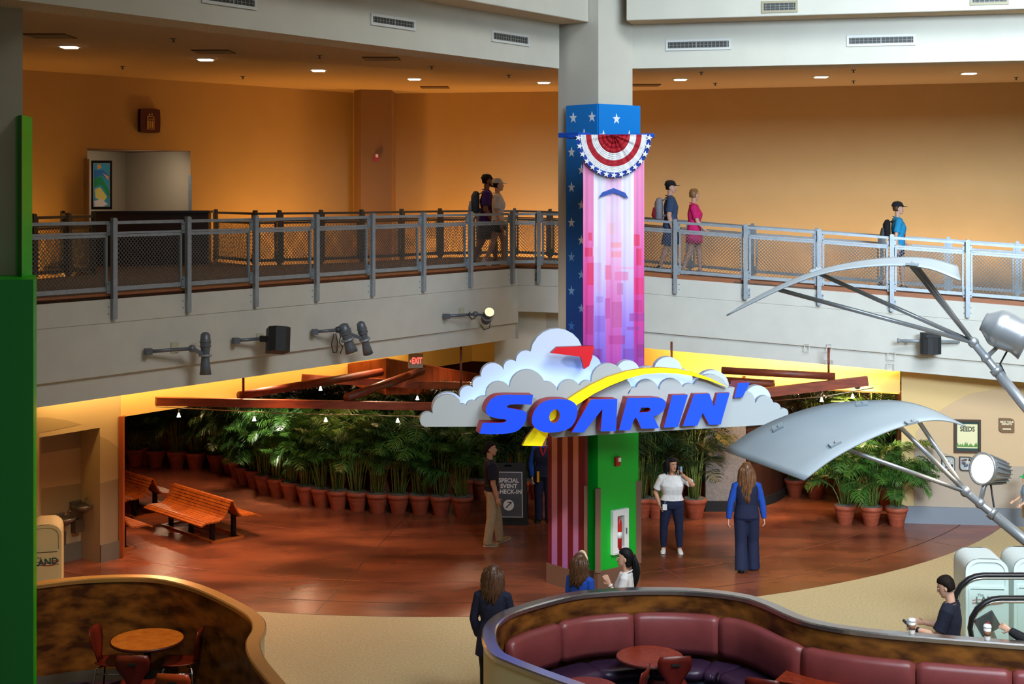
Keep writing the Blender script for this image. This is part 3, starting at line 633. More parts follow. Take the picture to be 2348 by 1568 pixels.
mb.lathe([(.046, -.1), (.046, 0)], (-.02, -.035, .0), white_m, 12); mb.build('extinguisher', None, root)
mb = MB(); mb.box((.11, -.07, 0), (.012, .02, .09), steel_dk); mb.build('handle', None, root)

# ---------------------------------------------------------------- the left pillar with green wraps
mb = MB(); pc = Pt(52, 700, 15.2)
mb.poly([(pc.x, 15.2, 12), (pc.x - .36, 16.1, 12), (pc.x - 1.3, 16.1, 12), (pc.x - 1.0, 15.2, 12)], (0, 0, -12), plaster_beam); mb.build('wall_column', plaster_beam, kind='structure', label='grey pillar at the left edge', cat='column')
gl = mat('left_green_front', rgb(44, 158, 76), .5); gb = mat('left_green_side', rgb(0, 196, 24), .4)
root = empty('column_wrap', (-5.2, 15, 0), 0, 'green panels wrapped around the pillar at the left edge', 'column wrap'); M = Matrix.Translation(-Vector((-5.2, 15, 0)))
mb = MB(); zt_ = ZC - (265 - HY) / 217.5
a = Pt(40, 300, 15.0); b = Pt(50, 300, 14.85); c = Pt(74, 300, 15.35)
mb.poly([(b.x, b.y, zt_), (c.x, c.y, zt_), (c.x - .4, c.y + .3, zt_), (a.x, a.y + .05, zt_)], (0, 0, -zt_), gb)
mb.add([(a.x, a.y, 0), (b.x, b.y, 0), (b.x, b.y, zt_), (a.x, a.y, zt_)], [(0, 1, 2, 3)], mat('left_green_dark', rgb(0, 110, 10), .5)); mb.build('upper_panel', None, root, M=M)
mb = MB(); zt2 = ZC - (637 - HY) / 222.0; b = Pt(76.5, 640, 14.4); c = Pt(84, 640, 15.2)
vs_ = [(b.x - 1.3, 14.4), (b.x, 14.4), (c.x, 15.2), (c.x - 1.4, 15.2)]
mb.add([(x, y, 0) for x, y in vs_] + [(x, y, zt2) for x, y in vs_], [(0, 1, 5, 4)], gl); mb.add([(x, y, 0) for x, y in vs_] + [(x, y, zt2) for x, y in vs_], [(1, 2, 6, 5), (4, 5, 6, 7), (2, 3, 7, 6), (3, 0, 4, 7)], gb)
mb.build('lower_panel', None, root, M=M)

# ================================================================ THE SIGN
def c8(x, y): return (940 + x / 2.609, 740 + y / 2.609)
def c4_(x, y): return (1450 + x / 2.958, 800 + y / 2.958)
SP = Pt(1300, 940, 20.75); ang = R(9); SNv = Vector((math.sin(ang), -math.cos(ang), 0))
SXv = Vector((math.cos(ang), math.sin(ang), 0))
def sgn(pts, off, n=SNv): return [onplane(x, y, SP + n * off, n) for x, y in pts]
def scallop(cusps, n=7):
    """cusps: (x, y, bulge) ; bulge is the height of the arc to the next cusp as a share of the chord (0 = straight)"""
    out = []
    for (x0, y0, b), (x1, y1, _) in zip(cusps, cusps[1:] + cusps[:1]):
        if b <= 0: out.append((x0, y0)); continue
        dx, dy = x1 - x0, y1 - y0; L = math.hypot(dx, dy); h = b * L; rad = (L * L / 4 + h * h) / (2 * h); mx, my = (x0 + x1) / 2, (y0 + y1) / 2
        ux, uy = dy / L, -dx / L      # outward: left of travel in screen (clockwise travel, y down)
        cx_, cy_ = mx - ux * (rad - h), my - uy * (rad - h)
        a0 = math.atan2(y0 - cy_, x0 - cx_); a1 = math.atan2(y1 - cy_, x1 - cx_)
        while a1 < a0: a1 += 2 * math.pi
        for k in range(n): a = a0 + (a1 - a0) * k / n; out.append((cx_ + rad * math.cos(a), cy_ + rad * math.sin(a)))
    return out
cl_m = mat('cloud_white_dimmed', rgb(176, 184, 188), .5); cl_b = mat('cloud_back', rgb(200, 212, 232), .5); cl_s = mat('cloud_side', rgb(160, 172, 184), .5)  # front cloud's white is greyed, dim light put into the colour
root = empty('cloud_sign', Pt(1385, 1003, 20.75), 0, 'large illuminated sign with blue letters on white clouds, mounted on the column', 'sign'); M = Matrix.Translation(-Vector(root.location))
back1 = scallop([(90, 622, .0), (70, 612, .42), (137, 543, .40), (300, 446, .36), (378, 386, .28), (425, 322, .42), (563, 281, .38), (635, 232, .30), (722, 172, .40), (1030, 142, .0), (1050, 200, .30), (1142, 262, .22), (1238, 274, .38), (1372, 275, .10), (1462, 268, .42), (1628, 278, .25), (1690, 345, .1), (1725, 335, .42), (1908, 392, .15), (2010, 415, .35), (2158, 440, .0), (2150, 520, 0), (1700, 600, 0), (900, 620, 0)], 9)
mb = MB(); mb.poly(sgn([c8(*p) for p in back1], .0), -SNv * .14, cl_b, cl_s); mb.build('back_cloud', None, root, M=M)
front1 = scallop([(90, 622, .0), (70, 612, .42), (137, 543, .40), (297, 462, .0), (305, 490, .2), (338, 495, .25), (390, 468, .15), (456, 440, .40), (597, 384, .42), (805, 352, .22), (884, 408, .38), (1016, 376, .24), (1086, 352, .40), (1275, 292, .10), (1300, 345, .25), (1302, 430, .20), (1355, 386, .40), (1487, 397, .0), (1492, 400, .42), (1633, 385, .20), (1700, 370, .35), (1905, 390, .15), (1985, 410, .3), (2063, 478, .0), (2070, 478, .42), (2175, 482, .34), (2216, 520, .42), (2262, 548, .3), (2250, 575, 0), (2130, 610, 0), (870, 686, .2), (835, 660, 0), (815, 620, 0)], 9)
mb = MB(); f1 = sgn([c8(*p) for p in front1], .34); mb.poly(f1, -SNv * .10, cl_m, cl_s); mb.build('front_cloud', None, root, M=M)
# led line behind the top edge of the front cloud
led = mat('led_blue_white', (0.2, .4, 1, 1), emit=(.22, .40, 1.0, 1), es=17)
edge = [c8(x, y + 16) for x, y in [(310, 500), (345, 495), (400, 475), (450, 452), (490, 400), (530, 382), (575, 395), (610, 370), (640, 320), (690, 292), (740, 298), (780, 330), (810, 370), (880, 420), (905, 385), (950, 365), (1000, 385), (1030, 375), (1090, 355), (1110, 310), (1150, 285)]]
for k, pts_ in enumerate([edge, [c8(x, y + 16) for x, y in [(1060, 465), (1150, 440), (1240, 400), (1300, 420), (1330, 400), (1365, 380), (1415, 366), (1470, 385), (1495, 405), (1530, 365), (1570, 356), (1620, 385), (1700, 372)]], [c8(x, y + 16) for x, y in [(1990, 440), (2040, 470), (2065, 480), (2090, 450), (2110, 438)]]]):
    mb = MB(); mb.tube(sgn(pts_, .12), .012, led, 6); mb.build('light_strip', None, root, M=M)
# yellow swoosh
yel = mat('swoosh_yellow', rgb(250, 236, 20), .35, emit=rgb(250, 226, 10), es=.28); yels = mat('swoosh_side', rgb(206, 160, 20), .5)
sw = [(672, 735), (700, 685), (738, 633), (800, 560), (860, 510), (935, 463), (1000, 420), (1080, 372), (1180, 325), (1300, 288), (1400, 272), (1500, 268), (1600, 275), (1700, 297), (1800, 333), (1905, 386), (1850, 368), (1790, 345), (1700, 320), (1600, 304), (1500, 300), (1400, 308), (1300, 335), (1200, 375), (1100, 425), (1000, 491), (930, 550), (870, 610), (830, 655), (808, 700), (790, 738)]
mb = MB(); mb.poly(sgn([c8(*p) for p in sw], .47), -SNv * .09, yel, yels); mb.build('swoosh', None, root, M=M)
glr = mat('glider_red', rgb(218, 20, 36), .4); mb = MB()
mb.poly(sgn([c8(*p) for p in [(843, 181), (880, 146), (1102, 138), (1090, 210), (1072, 258), (1042, 278), (1036, 245), (1022, 203), (900, 188)]], .30), -SNv * .10, glr, mat('glider_side', rgb(140, 10, 24), .4)); mb.build('arrow', None, root, M=M)
# letters
blue_l = mat('letter_blue', rgb(30, 78, 232), .35, emit=rgb(30, 80, 255), es=.25); lside = mat('letter_side', rgb(150, 26, 42), .45)
a2 = R(14); LNv = Vector((math.sin(a2), -math.cos(a2), 0))
def sm(pts, n=3, closed=True): return [(p[0], p[1]) for p in catmull([(x, y, 0) for x, y in pts], n, closed)]
S_ = [(737, 432), (727, 490)] + sm([(640, 487), (600, 490), (582, 498), (588, 508), (640, 517), (684, 528), (700, 550), (690, 592), (662, 632), (620, 655), (560, 664), (480, 667)], 4, False) + [(415, 662), (436, 597)] + sm([(500, 598), (550, 597), (575, 590), (570, 578), (530, 573), (480, 560), (455, 535), (460, 498), (484, 460), (520, 438), (570, 431), (640, 431)], 4, False)
O_ = sm([(905, 457), (960, 465), (993, 490), (1002, 530), (990, 585), (955, 630), (890, 652), (820, 656), (765, 640), (735, 610), (730, 575), (745, 525), (785, 480), (840, 460)], 4)
Oh = sm([(882, 520), (897, 545), (890, 580), (868, 598), (845, 594), (834, 570), (840, 540), (862, 520)], 4)
A_ = [(1083, 458), (1241, 457), (1233, 648), (1141, 649), (1152, 515), (1040, 656), (968, 655)]
R_ = [(1302, 449)] + [(1470, 447), (1508, 452), (1530, 470), (1530, 500), (1514, 530), (1490, 548), (1458, 560), (1491, 630), (1384, 634), (1366, 590), (1350, 565), (1335, 590), (1318, 643), (1250, 643)]
Rh = [(1384, 507), (1425, 507), (1439, 513), (1437, 525), (1424, 534), (1372, 537)]
def k4(p): x, y = c4_(*p); return ((x - 940) * 2.609, (y - 740) * 2.609)
I_ = [k4(p) for p in [(270, 314), (377, 311), (310, 530), (214, 533)]]
N_ = [k4(p) for p in [(418, 306), (523, 303), (553, 390), (577, 301), (661, 297), (600, 511), (521, 515), (478, 432), (441, 520), (342, 523)]]
T_ = [k4(p) for p in [(716, 230), (798, 228), (748, 327), (692, 331)]]
for nm, out_, ho in (('letter_s', S_, ()), ('letter_o', O_, (Oh,)), ('letter_a', A_, ()), ('letter_r', R_, (Rh,)), ('letter_i', I_, ()), ('letter_n', N_, ()), ('apostrophe', T_, ())):
    mb = MB(); mb.poly(sgn([c8(*p) for p in out_], .62, LNv), -LNv * .25, blue_l, lside, [sgn([c8(*p) for p in h], .62, LNv) for h in ho]); mb.build(nm, None, root, M=M)
for x in (1330, 1420):
    mb = MB(); p = onplane(x, 930, SP - SNv * .1, SNv); mb.bar(p, p + Vector((0, .9, 0)), .08, .08, steel_dk); mb.build('mounting_arm', None, root, M=M)

# ================================================================ VENTS, CEILING LIGHTS, SMALL WALL THINGS
vent_d = mat('vent_dark', rgb(60, 60, 56), .6); vent_f = mat('vent_frame', rgb(205, 205, 200), .5); vent_t = mat('vent_tan_frame', rgb(160, 150, 120), .6)
lou_m = mat('louvre_grey', rgb(140, 140, 134), .5)
def vent(x0, y0, x1, y1, p0, n, label, grid=True, fm=None):
    n = Vector(n); n.z = 0; n.normalize(); a = onplane(x0, y0, p0, n); b = onplane(x1, y0, p0, n); xd = (b - a); xd.z = 0; w = xd.length; xd.normalize(); c = onplane((x0 + x1) / 2, (y0 + y1) / 2, p0, n)
    h = (y1 - y0) * c.y / F; fm = fm or vent_f
    root = empty('air_vent', c, math.atan2(xd.y, xd.x), label, 'vent', 'air vents on the upper beams')
    mb = MB(); W2, H2, t = w / 2, h / 2, .035
    mb.poly([(-W2, -.02, -H2), (W2, -.02, -H2), (W2, -.02, H2), (-W2, -.02, H2)], (0, .018, 0), fm, None, [[(-W2 + t, -.02, -H2 + t), (W2 - t, -.02, -H2 + t), (W2 - t, -.02, H2 - t), (-W2 + t, -.02, H2 - t)]]); mb.build('frame', None, root)
    mb = MB(); mb.box((0, -.003, 0), (w - 2 * t, .003, h - 2 * t), vent_d); mb.build('backing', None, root)
    mb = MB(); k = int(w / .06)
    for i in range(1, k): mb.box((-W2 + w * i / k, -.012, 0), (.007 if i % 8 else .02, .006, h - 2 * t), lou_m)
    q = max(3, int(h / .035))
    for i in range(1, q): mb.box((0, -.008, -H2 + h * i / q), (w - 2 * t, .008, .005), lou_m)
    mb.build('louvre_grid', None, root)
bl = (Vector(BL[1]) - Vector(BL[0])).normalized(); nbl = Vector((bl.y, -bl.x, 0)); brd = (Vector(BRt[1]) - Vector(BRt[0])).normalized(); nbr = Vector((brd.y, -brd.x, 0))
def slv(mid, dy): return mid
vent(850, 38, 952, 64, BL[1], nbl, 'dark grilled air vent in the middle of the left beam')
vent(1127, 75, 1213, 101, BL[1], nbl, 'dark grilled air vent on the left beam nearest the column')
vent(462, -14, 588, 15, BL[1], nbl, 'air vent cut off by the top edge of the picture, on the left beam')
vent(1526, 90, 1676, 115, Vector(BRt[0]), nbr, 'long white framed air vent on the right beam nearest the column')
vent(1941, 80, 2099, 105, Vector(BRt[0]), nbr, 'long white framed air vent on the right beam towards the right edge')
vent(1746, 2, 1829, 29, Vector(BRt[0]) + nbr * .55, nbr, 'tan framed air vent on the top fascia above the right beam', fm=vent_t)
vent(2224, -16, 2313, 11, Vector(BRt[0]) + nbr * .55, nbr, 'tan framed air vent on the top fascia at the top right of the picture', fm=vent_t)
lamp_e = mat('downlight_glow', rgb(255, 240, 215), emit=(1, .84, .6, 1), es=9)
for i, (x, y) in enumerate([(159, 106), (471, 135), (730, 160), (950, 180), (1247, 188), (1560, 181), (1883, 175), (2222, 167)]):
    Y = F * (UZ - ZC) / (HY - y); c = Pt(x, y, Y)
    root = empty('ceiling_downlight', (c.x, c.y, UZ), 0, 'square recessed ceiling light, %s from the left over the upper walkway' % ORD[i], 'ceiling light', 'ceiling lights over the upper walkway')
    mb = MB(); mb.box((0, 0, -.008), (.30, .30, .01), white_m); mb.build('trim_plate', None, root)
    mb = MB(); mb.box((0, 0, -.02), (.22, .22, .02), lamp_e); mb.build('diffuser', None, root)
    spot('downlight_beam', (c.x, c.y, UZ - .06), (c.x, c.y, 4), 55, (1, .74, .42), 120, .7, .1)
slot = mat('slot_dark', rgb(96, 64, 34), .9)
for i, (x, y) in enumerate([(115, 82), (490, 118), (875, 134), (997, 200), (1480, 195)]):
    Y = F * (UZ - ZC) / (HY - y); c = Pt(x, y, Y); mb = MB(); mb.box((0, 0, -.006), (.62, .62, .012), slot)
    for q in (-.2, -.1, 0, .1, .2): mb.box((0, q, -.014), (.6, .02, .01), ceil_m)
    o = mb.build('ceiling_diffuser', label='dark square air diffuser in the walkway ceiling, %s from the left' % ORD[i], cat='ceiling vent', group='ceiling diffusers'); o.location = (c.x, c.y, UZ)
for i, (x, y) in enumerate([(398, 88), (281, 152), (557, 175), (733, 127), (990, 152), (1167, 172), (1608, 165), (1640, 190), (1957, 160), (1957, 185), (2330, 177)]):
    Y = F * (UZ - ZC) / (HY - y); c = Pt(x, y, Y); mb = MB(); mb.lathe([(.045, 0), (.045, -.012), (.014, -.015), (.014, -.05), (.03, -.053), (.03, -.058)], (0, 0, 0), steel_dk, 10)
    o = mb.build('sprinkler_head', label='small sprinkler head under the walkway ceiling, %s from the left' % ORD[i], cat='sprinkler', group='sprinkler heads'); o.location = (c.x, c.y, UZ)
# wall strobe on the pilaster
strobe(Pt(863, 361, 32.26), Vector((.1, -1, 0)), 'red and white fire alarm strobe on the brown pilaster', 1.2)
# elevator sign
p = onplane(338, 277, UW[1], Vector((n.y, -n.x, 0)) if False else Vector(((UW[2] - UW[1]).y, -(UW[2] - UW[1]).x, 0)))
ux = (UW[2] - UW[1]).normalized(); un = Vector((ux.y, -ux.x, 0)).normalized()
root = empty('elevator_sign', p + un * .01, math.atan2(ux.y, ux.x), 'dark red rounded wall sign with a pale elevator symbol', 'sign')
mb = MB(); w_, h_ = .24, .22
mb.poly([(x * 1.0, -.10, z) for x, z in sm([(-.23, -.2), (-.2, -.235), (0, -.25), (.2, -.235), (.23, -.2), (.24, 0), (.23, .2), (.2, .235), (0, .25), (-.2, .235), (-.23, .2), (-.24, 0)], 3)], (0, .1, 0), mat('sign_dark_red', rgb(84, 24, 20), .5), mat('sign_dark_edge', rgb(30, 14, 12), .5)); mb.build('panel', None, root)
mb = MB(); sg = mat('sign_gold', rgb(222, 176, 96), .5)
for a, b in (((-.08, -.17), (.08, -.17)), ((-.08, .08), (.08, .08)), ((-.08, -.17), (-.08, .08)), ((.08, -.17), (.08, .08))): mb.bar((a[0], -.105, a[1]), (b[0], -.105, b[1]), .012, .012, sg)
for x in (-.045, 0, .045): mb.bar((x, -.105, -.15), (x, -.105, .0), .01, .022, sg); mb.ball((x, -.105, .03), .016, sg, 8, 5)
for x, s_ in ((-.03, 1), (.03, -1)): mb.poly([(x - .022, -.108, .125 - .02 * s_), (x + .022, -.108, .125 - .02 * s_), (x, -.108, .125 + .03 * s_)], (0, .004, 0), sg)
mb.build('symbol', None, root)
# framed art in the alcove
root = empty('framed_picture', Pt(233, 424, dA.y + .35), R(20), 'tall black framed colourful abstract picture in the upper doorway', 'picture')
s_ = F / (dA.y + .35); w_, h_ = 46 / s_ / 2, 112 / s_ / 2
mb = MB(); mb.poly([(-w_, -.03, -h_), (w_, -.03, -h_), (w_, -.03, h_), (-w_, -.03, h_)], (0, .05, 0), mat('frame_black', rgb(18, 18, 20), .3), None, [[(-w_ + .04, -.03, -h_ + .05), (w_ - .04, -.03, -h_ + .05), (w_ - .04, -.03, h_ - .05), (-w_ + .04, -.03, h_ - .05)]]); mb.build('frame', None, root)
mb = MB(); w2_, h2_ = w_ - .05, h_ - .06
def pc(nm, c): return mat(nm, rgb(*c), .6, emit=rgb(*c), es=.12)
mb.box((0, -.005, 0), (w2_ * 2, .01, h2_ * 2), pc('art_blue', (70, 170, 200)))
for k, (c_, q) in enumerate([((236, 170, 90), [(-.6, .95), (-.1, .95), (0, .8), (-.5, .72)]), ((60, 130, 190), [(-1, .7), (.2, .7), (1, .4), (1, .2), (0, .45), (-1, .3)]), ((50, 160, 100), [(-1, .3), (0, .4), (1, -.3), (1, -.6), (-.1, .0), (-1, -.1)]), ((240, 226, 120), [(-.9, -.2), (-.2, -.1), (.7, -.55), (.2, -.8), (-.8, -.6)]), ((240, 230, 220), [(-1, -.75), (0, -.65), (.8, -.9), (.2, -1), (-.9, -1)]), ((240, 190, 120), [(.1, .55), (.9, .4), (.9, .2)])]):
    mb.poly([(x * w2_, -.0105 - .0005 * k, z * h2_) for x, z in q], (0, .001, 0), pc('art_%d' % k, c_))
mb.build('canvas', None, root)
# exit sign
root = empty('exit_sign', Pt(953, 827, 26.9), R(18), 'lit red exit sign with an arrow hanging under the left balcony', 'exit sign')
mb = MB(); mb.box((0, 0, .0), (.28, .05, .27), mat('exit_housing', rgb(176, 166, 140), .4)); mb.build('housing', None, root)
mb = MB(); ex = mat('exit_red', rgb(240, 60, 50), emit=(1, .12, .08, 1), es=1.6); put_text(mb, ex, 'EXIT', .155, (.02, -.03, 0), (1, 0, 0), sx=.62, bold=.006)
mb.poly([(-.125, -.03, 0), (-.095, -.03, .035), (-.095, -.03, -.035)], (0, .004, 0), ex); mb.build('lettering', None, root)
mb = MB(); mb.tube([(0, 0, .13), (0, 0, .3)], .012, steel_dk); mb.build('hanger', None, root)

# fixtures on the balcony fronts
lampg = mat('lamp_glow', rgb(255, 236, 200), emit=(1, .70, .36, 1), es=1.7); fix_m = mat('fixture_grey', rgb(104, 110, 118), .4, .3)
def bracket_arm(root, a, b, M):
    mb = MB(); mb.tube([a, b], .026, fix_m, 10); d = (b - a).normalized(); mb.box(a, (.09, .1, .09), fix_m, rz=math.atan2(d.y, d.x)); mb.build('arm', None, root, M=M)
def outlet(px, py, label):
    c = onplane(px, py, Vector(FRONT[1]) + LN * .045, LN); mb = MB(); mb.box((0, -.006, 0), (.14, .02, .15), mat('cover_cream', rgb(190, 188, 160), .5))
    o = mb.build('outlet_box', label=label, cat='outlet', group='outlet boxes on the left balcony'); o.location = c; o.rotation_euler = (0, 0, math.atan2(LD.y, LD.x))
FP = Vector(FRONT[1]) + LN * .045
def canister(root, c, d, M, L=.42, r=.095, lit=False, cone=True):
    d = Vector(d).normalized(); q = d.to_track_quat('Z', 'Y').to_matrix()
    mb = MB(); prof = [(.03, -L * .55), (r * .8, -L * .5), (r * .95, -L * .3), (r * .7, -L * .05), (r * .7, L * .05), (r * .85, L * .25), (r, L * .45)]
    prof2 = prof + [(r * .9, L * .45), (r * .55, L * .3)]
    mb.lathe(prof2, c, fix_m, 18, T=q); mb.lathe([(r * 1.08, -.015), (r * 1.08, .015)], c, steel, 18, T=q)
    for k in (-.32, -.22): mb.lathe([(r * .98, L * k - .01), (r * 1.02, L * k), (r * .98, L * k + .01)], c, fix_m, 18, T=q)
    b = mb.build('lamp_body', None, root, M=M)
    if lit:
        mb = MB(); mb.lathe([(.0, L * .455), (r * .88, L * .46)], c, lampg, 18, T=q); mb.build('lens', None, b, M=M)
    else:
        mb = MB(); mb.lathe([(.0, L * .31), (r * .6, L * .32)], c, steel, 14, T=q); mb.build('lens', None, b, M=M)
def fl(px, py, o): return onplane(px, py, FP + LN * o, LN)
def fixture(label, arm0, arm1, cans, cables=()):
    root = empty('stage_light', fl(*arm0, .1), 0, label, 'spotlight', 'stage lights on the left balcony'); M = Matrix.Translation(-Vector(root.location))
    bracket_arm(root, fl(*arm0, .10), fl(*arm1, .30), M)
    for (x, y), o, dpx, lit, L, r in cans:
        c = fl(x, y, o); e_ = fl(x + dpx[0], y + dpx[1], o + dpx[2]); canister(root, c, e_ - c, M, L, r, lit)
        mb = MB(); mb.bar(fl(*arm1, .30), c, .05, .05, fix_m); mb.ball(fl(*arm1, .30), .055, fix_m, 10, 6); mb.build('yoke', None, root, M=M)
    for pts_ in cables:
        mb = MB(); mb.tube([fl(x, y, .28) for x, y in pts_], .009, black_m, 6); mb.build('cable', None, root, M=M)
    return root
fixture('grey stage light pointing straight down, leftmost on the balcony front', (340, 806), (440, 799), [((471, 815), .34, (0, 60, .02), False, .62, .085)])
fixture('pair of grey stage lights with one lit warm lens and dangling cables', (722, 761), (775, 756), [((797, 778), .36, (13, 40, .04), True, .50, .105), ((836, 778), .40, (10, 40, 0), False, .58, .085)], [[(766, 765), (760, 790), (764, 808), (772, 808), (774, 785), (770, 765)], [(782, 765), (778, 785), (786, 795), (780, 811)]])
fixture('grey stage light with a lit lens aimed up, nearest the column', (1024, 725), (1090, 720), [((1118, 725), .36, (8, -18, .25), True, .46, .10)], [[(1078, 715), (1074, 722), (1082, 732), (1090, 728)], [(1102, 745), (1110, 756), (1122, 752), (1124, 742)]])
outlet(400, 796, 'cream outlet cover beside the leftmost stage light'); outlet(595, 775, 'cream outlet cover behind the black speaker arm'); outlet(1058, 715, 'cream outlet cover beside the stage light nearest the column')
root = empty('loudspeaker', fl(541, 781, .1), 0, 'black loudspeaker on a bracket on the left balcony front', 'loudspeaker', 'balcony loudspeakers'); M = Matrix.Translation(-Vector(root.location))
bracket_arm(root, fl(541, 781, .10), fl(600, 776, .22), M); mb = MB(); c = fl(636, 780, .42); rt = Matrix.Rotation(R(25), 3, 'Z') @ Matrix.Rotation(R(-14), 3, 'X') @ Matrix.Rotation(R(6), 3, 'Y')
sp_ = [Vector(v) for v in [(-.17, -.12, 0), (-.08, -.21, 0), (.08, -.21, 0), (.17, -.12, 0), (.14, .16, 0), (-.14, .16, 0)]]
spk = mat('speaker_black', rgb(26, 27, 30), .55, bump=.3, bscale=150)
mb.poly([c + rt @ (v + Vector((0, 0, .19))) for v in sp_], rt @ Vector((0, 0, -.38)), spk); mb.build('cabinet', None, root, M=M)
mb = MB(); mb.bar(fl(598, 776, .22), fl(622, 778, .40), .07, .09, black_m); mb.build('mount', None, root, M=M)
p = ray_poly(2134, FRONT[3:]); c = Pt(2134, 788, p.y - .32); root = empty('loudspeaker', c, 0, 'black curved loudspeaker on a horizontal steel tube on the right balcony front', 'loudspeaker', 'balcony loudspeakers')
mb = MB(); sh = sm([(-.17, .08), (-.16, -.10), (0, -.15), (.16, -.10), (.17, .08), (0, .1)], 2); mb.poly([(x, y, .20) for x, y in sh], (0, 0, -.38), spk); mb.box((0, -.15, .15), (.27, .02, .05), black_m); mb.build('cabinet', None, root)
mb = MB(); mb.tube([(-.56, .13, .04), (.56, .13, .02)], .03, steel, 12); mb.lathe([(.05, -.01), (.05, .01)], (-.55, .13, .04), steel, 12, T=Matrix.Rotation(R(90), 3, 'Y')); mb.build('support_tube', None, root)
for s_ in (-.35, .35): mb = MB(); mb.tube([(s_, .13, .03), (s_, .36, .03)], .02, steel, 8); mb.build('standoff', None, root)

# ================================================================ HANGING LOGS, BEAMS AND TRACK LIGHTS
logm = mat('log_wood', rgb(128, 54, 24), .5, col2=rgb(96, 38, 18), scale=5, stretch=(1, 1, 4)); beamw = mat('beam_wood', rgb(142, 62, 30), .5, col2=rgb(116, 46, 22), scale=4, stretch=(1, 1, 6)); orw = mat('canopy_wood', rgb(160, 76, 34), .5, col2=rgb(128, 52, 22), scale=6, stretch=(3, 3, .4))
def log(px0, py0, Y0, px1, py1, Y1, r, label):
    mb = MB(); a = Pt(px0, py0, Y0); b = Pt(px1, py1, Y1); mb.tube([a, b], r, logm, 16)
    mb.build('hanging_log', label=label, cat='log', group='round timber logs hanging under the walkway')
def timber(px0, py0, Y0, px1, py1, Y1, h, label, m=beamw, w=.14):
    mb = MB(); a = Pt(px0, py0, Y0); b = Pt(px1, py1, Y1); mb.bar(a, b, w, h, m)
    mb.build('hanging_beam', label=label, cat='beam', group='square timber beams hanging under the walkway')
timber(357, 920, 24.4, 1180, 935, 27.2, .14, 'long square timber beam hanging across the queue entrance at left')
timber(1700, 906, 25.9, 1990, 873, 25.6, .165, 'square timber beam rising to the right of the cloud sign')
timber(1480, 925, 25.9, 1760, 899, 26.2, .14, 'square timber beam mostly hidden behind the cloud sign')
log(548, 907, 25.2, 875, 853, 27.6, .075, 'round log slanting up to the right above the long beam')
log(795, 912, 25.8, 968, 850, 28.2, .08, 'shorter round log slanting up towards the exit sign')
log(1655, 849, 26.5, 1915, 863, 25.9, .068, 'round log with rounded left end, upper one right of the cloud sign')
log(1548, 864, 27.3, 1775, 880, 26.4, .072, 'round log, lower one right of the cloud sign')
for x, y0, y1, Y, lb in ((558, 860, 912, 25.15, 'dark rod holding the log above the long beam'), (1057, 780, 920, 27.1, 'dark rod beside the left edge of the cloud sign'), (1540, 790, 860, 27.0, 'dark rod behind the top of the cloud sign'), (1900, 835, 873, 25.95, 'dark rod above the right end of the slanted beam')):
    mb = MB(); a = Pt(x, y0, Y); b = Pt(x, y1, Y); a.z = 3.36; mb.tube([a, b], .022, logm, 8); mb.build('hanging_rod', label=lb, cat='rod', group='hanging rods')
# wooden canopy deep in the queue
root = empty('wooden_canopy', Pt(885, 900, 29.5), 0, 'orange wood panelled canopy with a corner, deep in the queue', 'canopy'); M = Matrix.Translation(-Vector(root.location))
mb = MB(); P_ = [(771, 838, 28.9), (885, 822, 28.2), (1120, 862, 30.6)]; Q_ = [(771, 872, 28.9), (885, 905, 28.2), (1120, 902, 30.6)]
for i in range(2):
    a, b, c, d = Pt(*P_[i]), Pt(*P_[i + 1]), Pt(*Q_[i + 1]), Pt(*Q_[i]); mb.poly([a, b, c, d], (0, .12, 0), orw)
mb.build('panel', None, root, M=M)
mb = MB(); arcp = [Pt(x, y, Y) for x, y, Y in [(692, 866, 27.2), (780, 872, 27.4), (870, 876, 27.7), (960, 883, 28.1), (1075, 884, 28.8)]]
for a, b in zip(arcp, arcp[1:]): mb.bar(a, b, .08, .14, beamw)
mb.build('curved_band', None, root, M=M)
mb = MB(); mb.poly([Pt(640, 907, 30.5), Pt(770, 883, 29.8), Pt(770, 888, 29.8), Pt(640, 914, 30.5)], (0, .3, 0), mat('cream_band', rgb(230, 190, 120), .7)); mb.build('cream_band', None, root, M=M)
# track wires and small spotlights
trk = mat('track_metal', rgb(176, 160, 130), .3, .8); tl = mat('track_bulb', rgb(255, 250, 235), emit=(1, .95, .82, 1), es=9)
def track(pts, label, Y0):
    mb = MB(); mb.tube([Pt(*p) for p in pts], .009, trk, 6); mb.build('light_track', label=label, cat='track', group='track cables')
track([(357, 932, 24.2), (640, 947, 25.3), (1010, 956, 26.9)], 'thin metal lighting track under the long beam', 0)
track([(1775, 919, 26.0), (1890, 909, 25.8), (2003, 889, 25.6)], 'thin metal lighting track under the slanted beam at right', 0)
hang = [(410, 940, 24.4, 'leftmost'), (583, 949, 25.0, 'second from the left'), (747, 951, 25.7, 'third from the left'), (912, 953, 26.4, 'fourth, nearest the cloud sign'), (735, 880, 27.0, 'hanging high in front of the wooden canopy'), (957, 902, 27.4, 'hanging high beside the shorter log'), (1884, 905, 25.8, 'first right of the cloud sign'), (1955, 897, 25.6, 'second right of the cloud sign')]
for x, y, Y, w_ in hang:
    c = Pt(x, y, Y); root = empty('track_spotlight', c, 0, 'tiny glass track spotlight, ' + w_, 'track light', 'tiny track spotlights')
    mb = MB(); mb.tube([(0, 0, 0), (0, 0, -.06)], .006, trk, 6); mb.build('stem', None, root)
    mb = MB(); mb.lathe([(.012, -.05), (.02, -.08), (.035, -.12)], (0, 0, 0), tl, 10); mb.build('bulb', None, root)
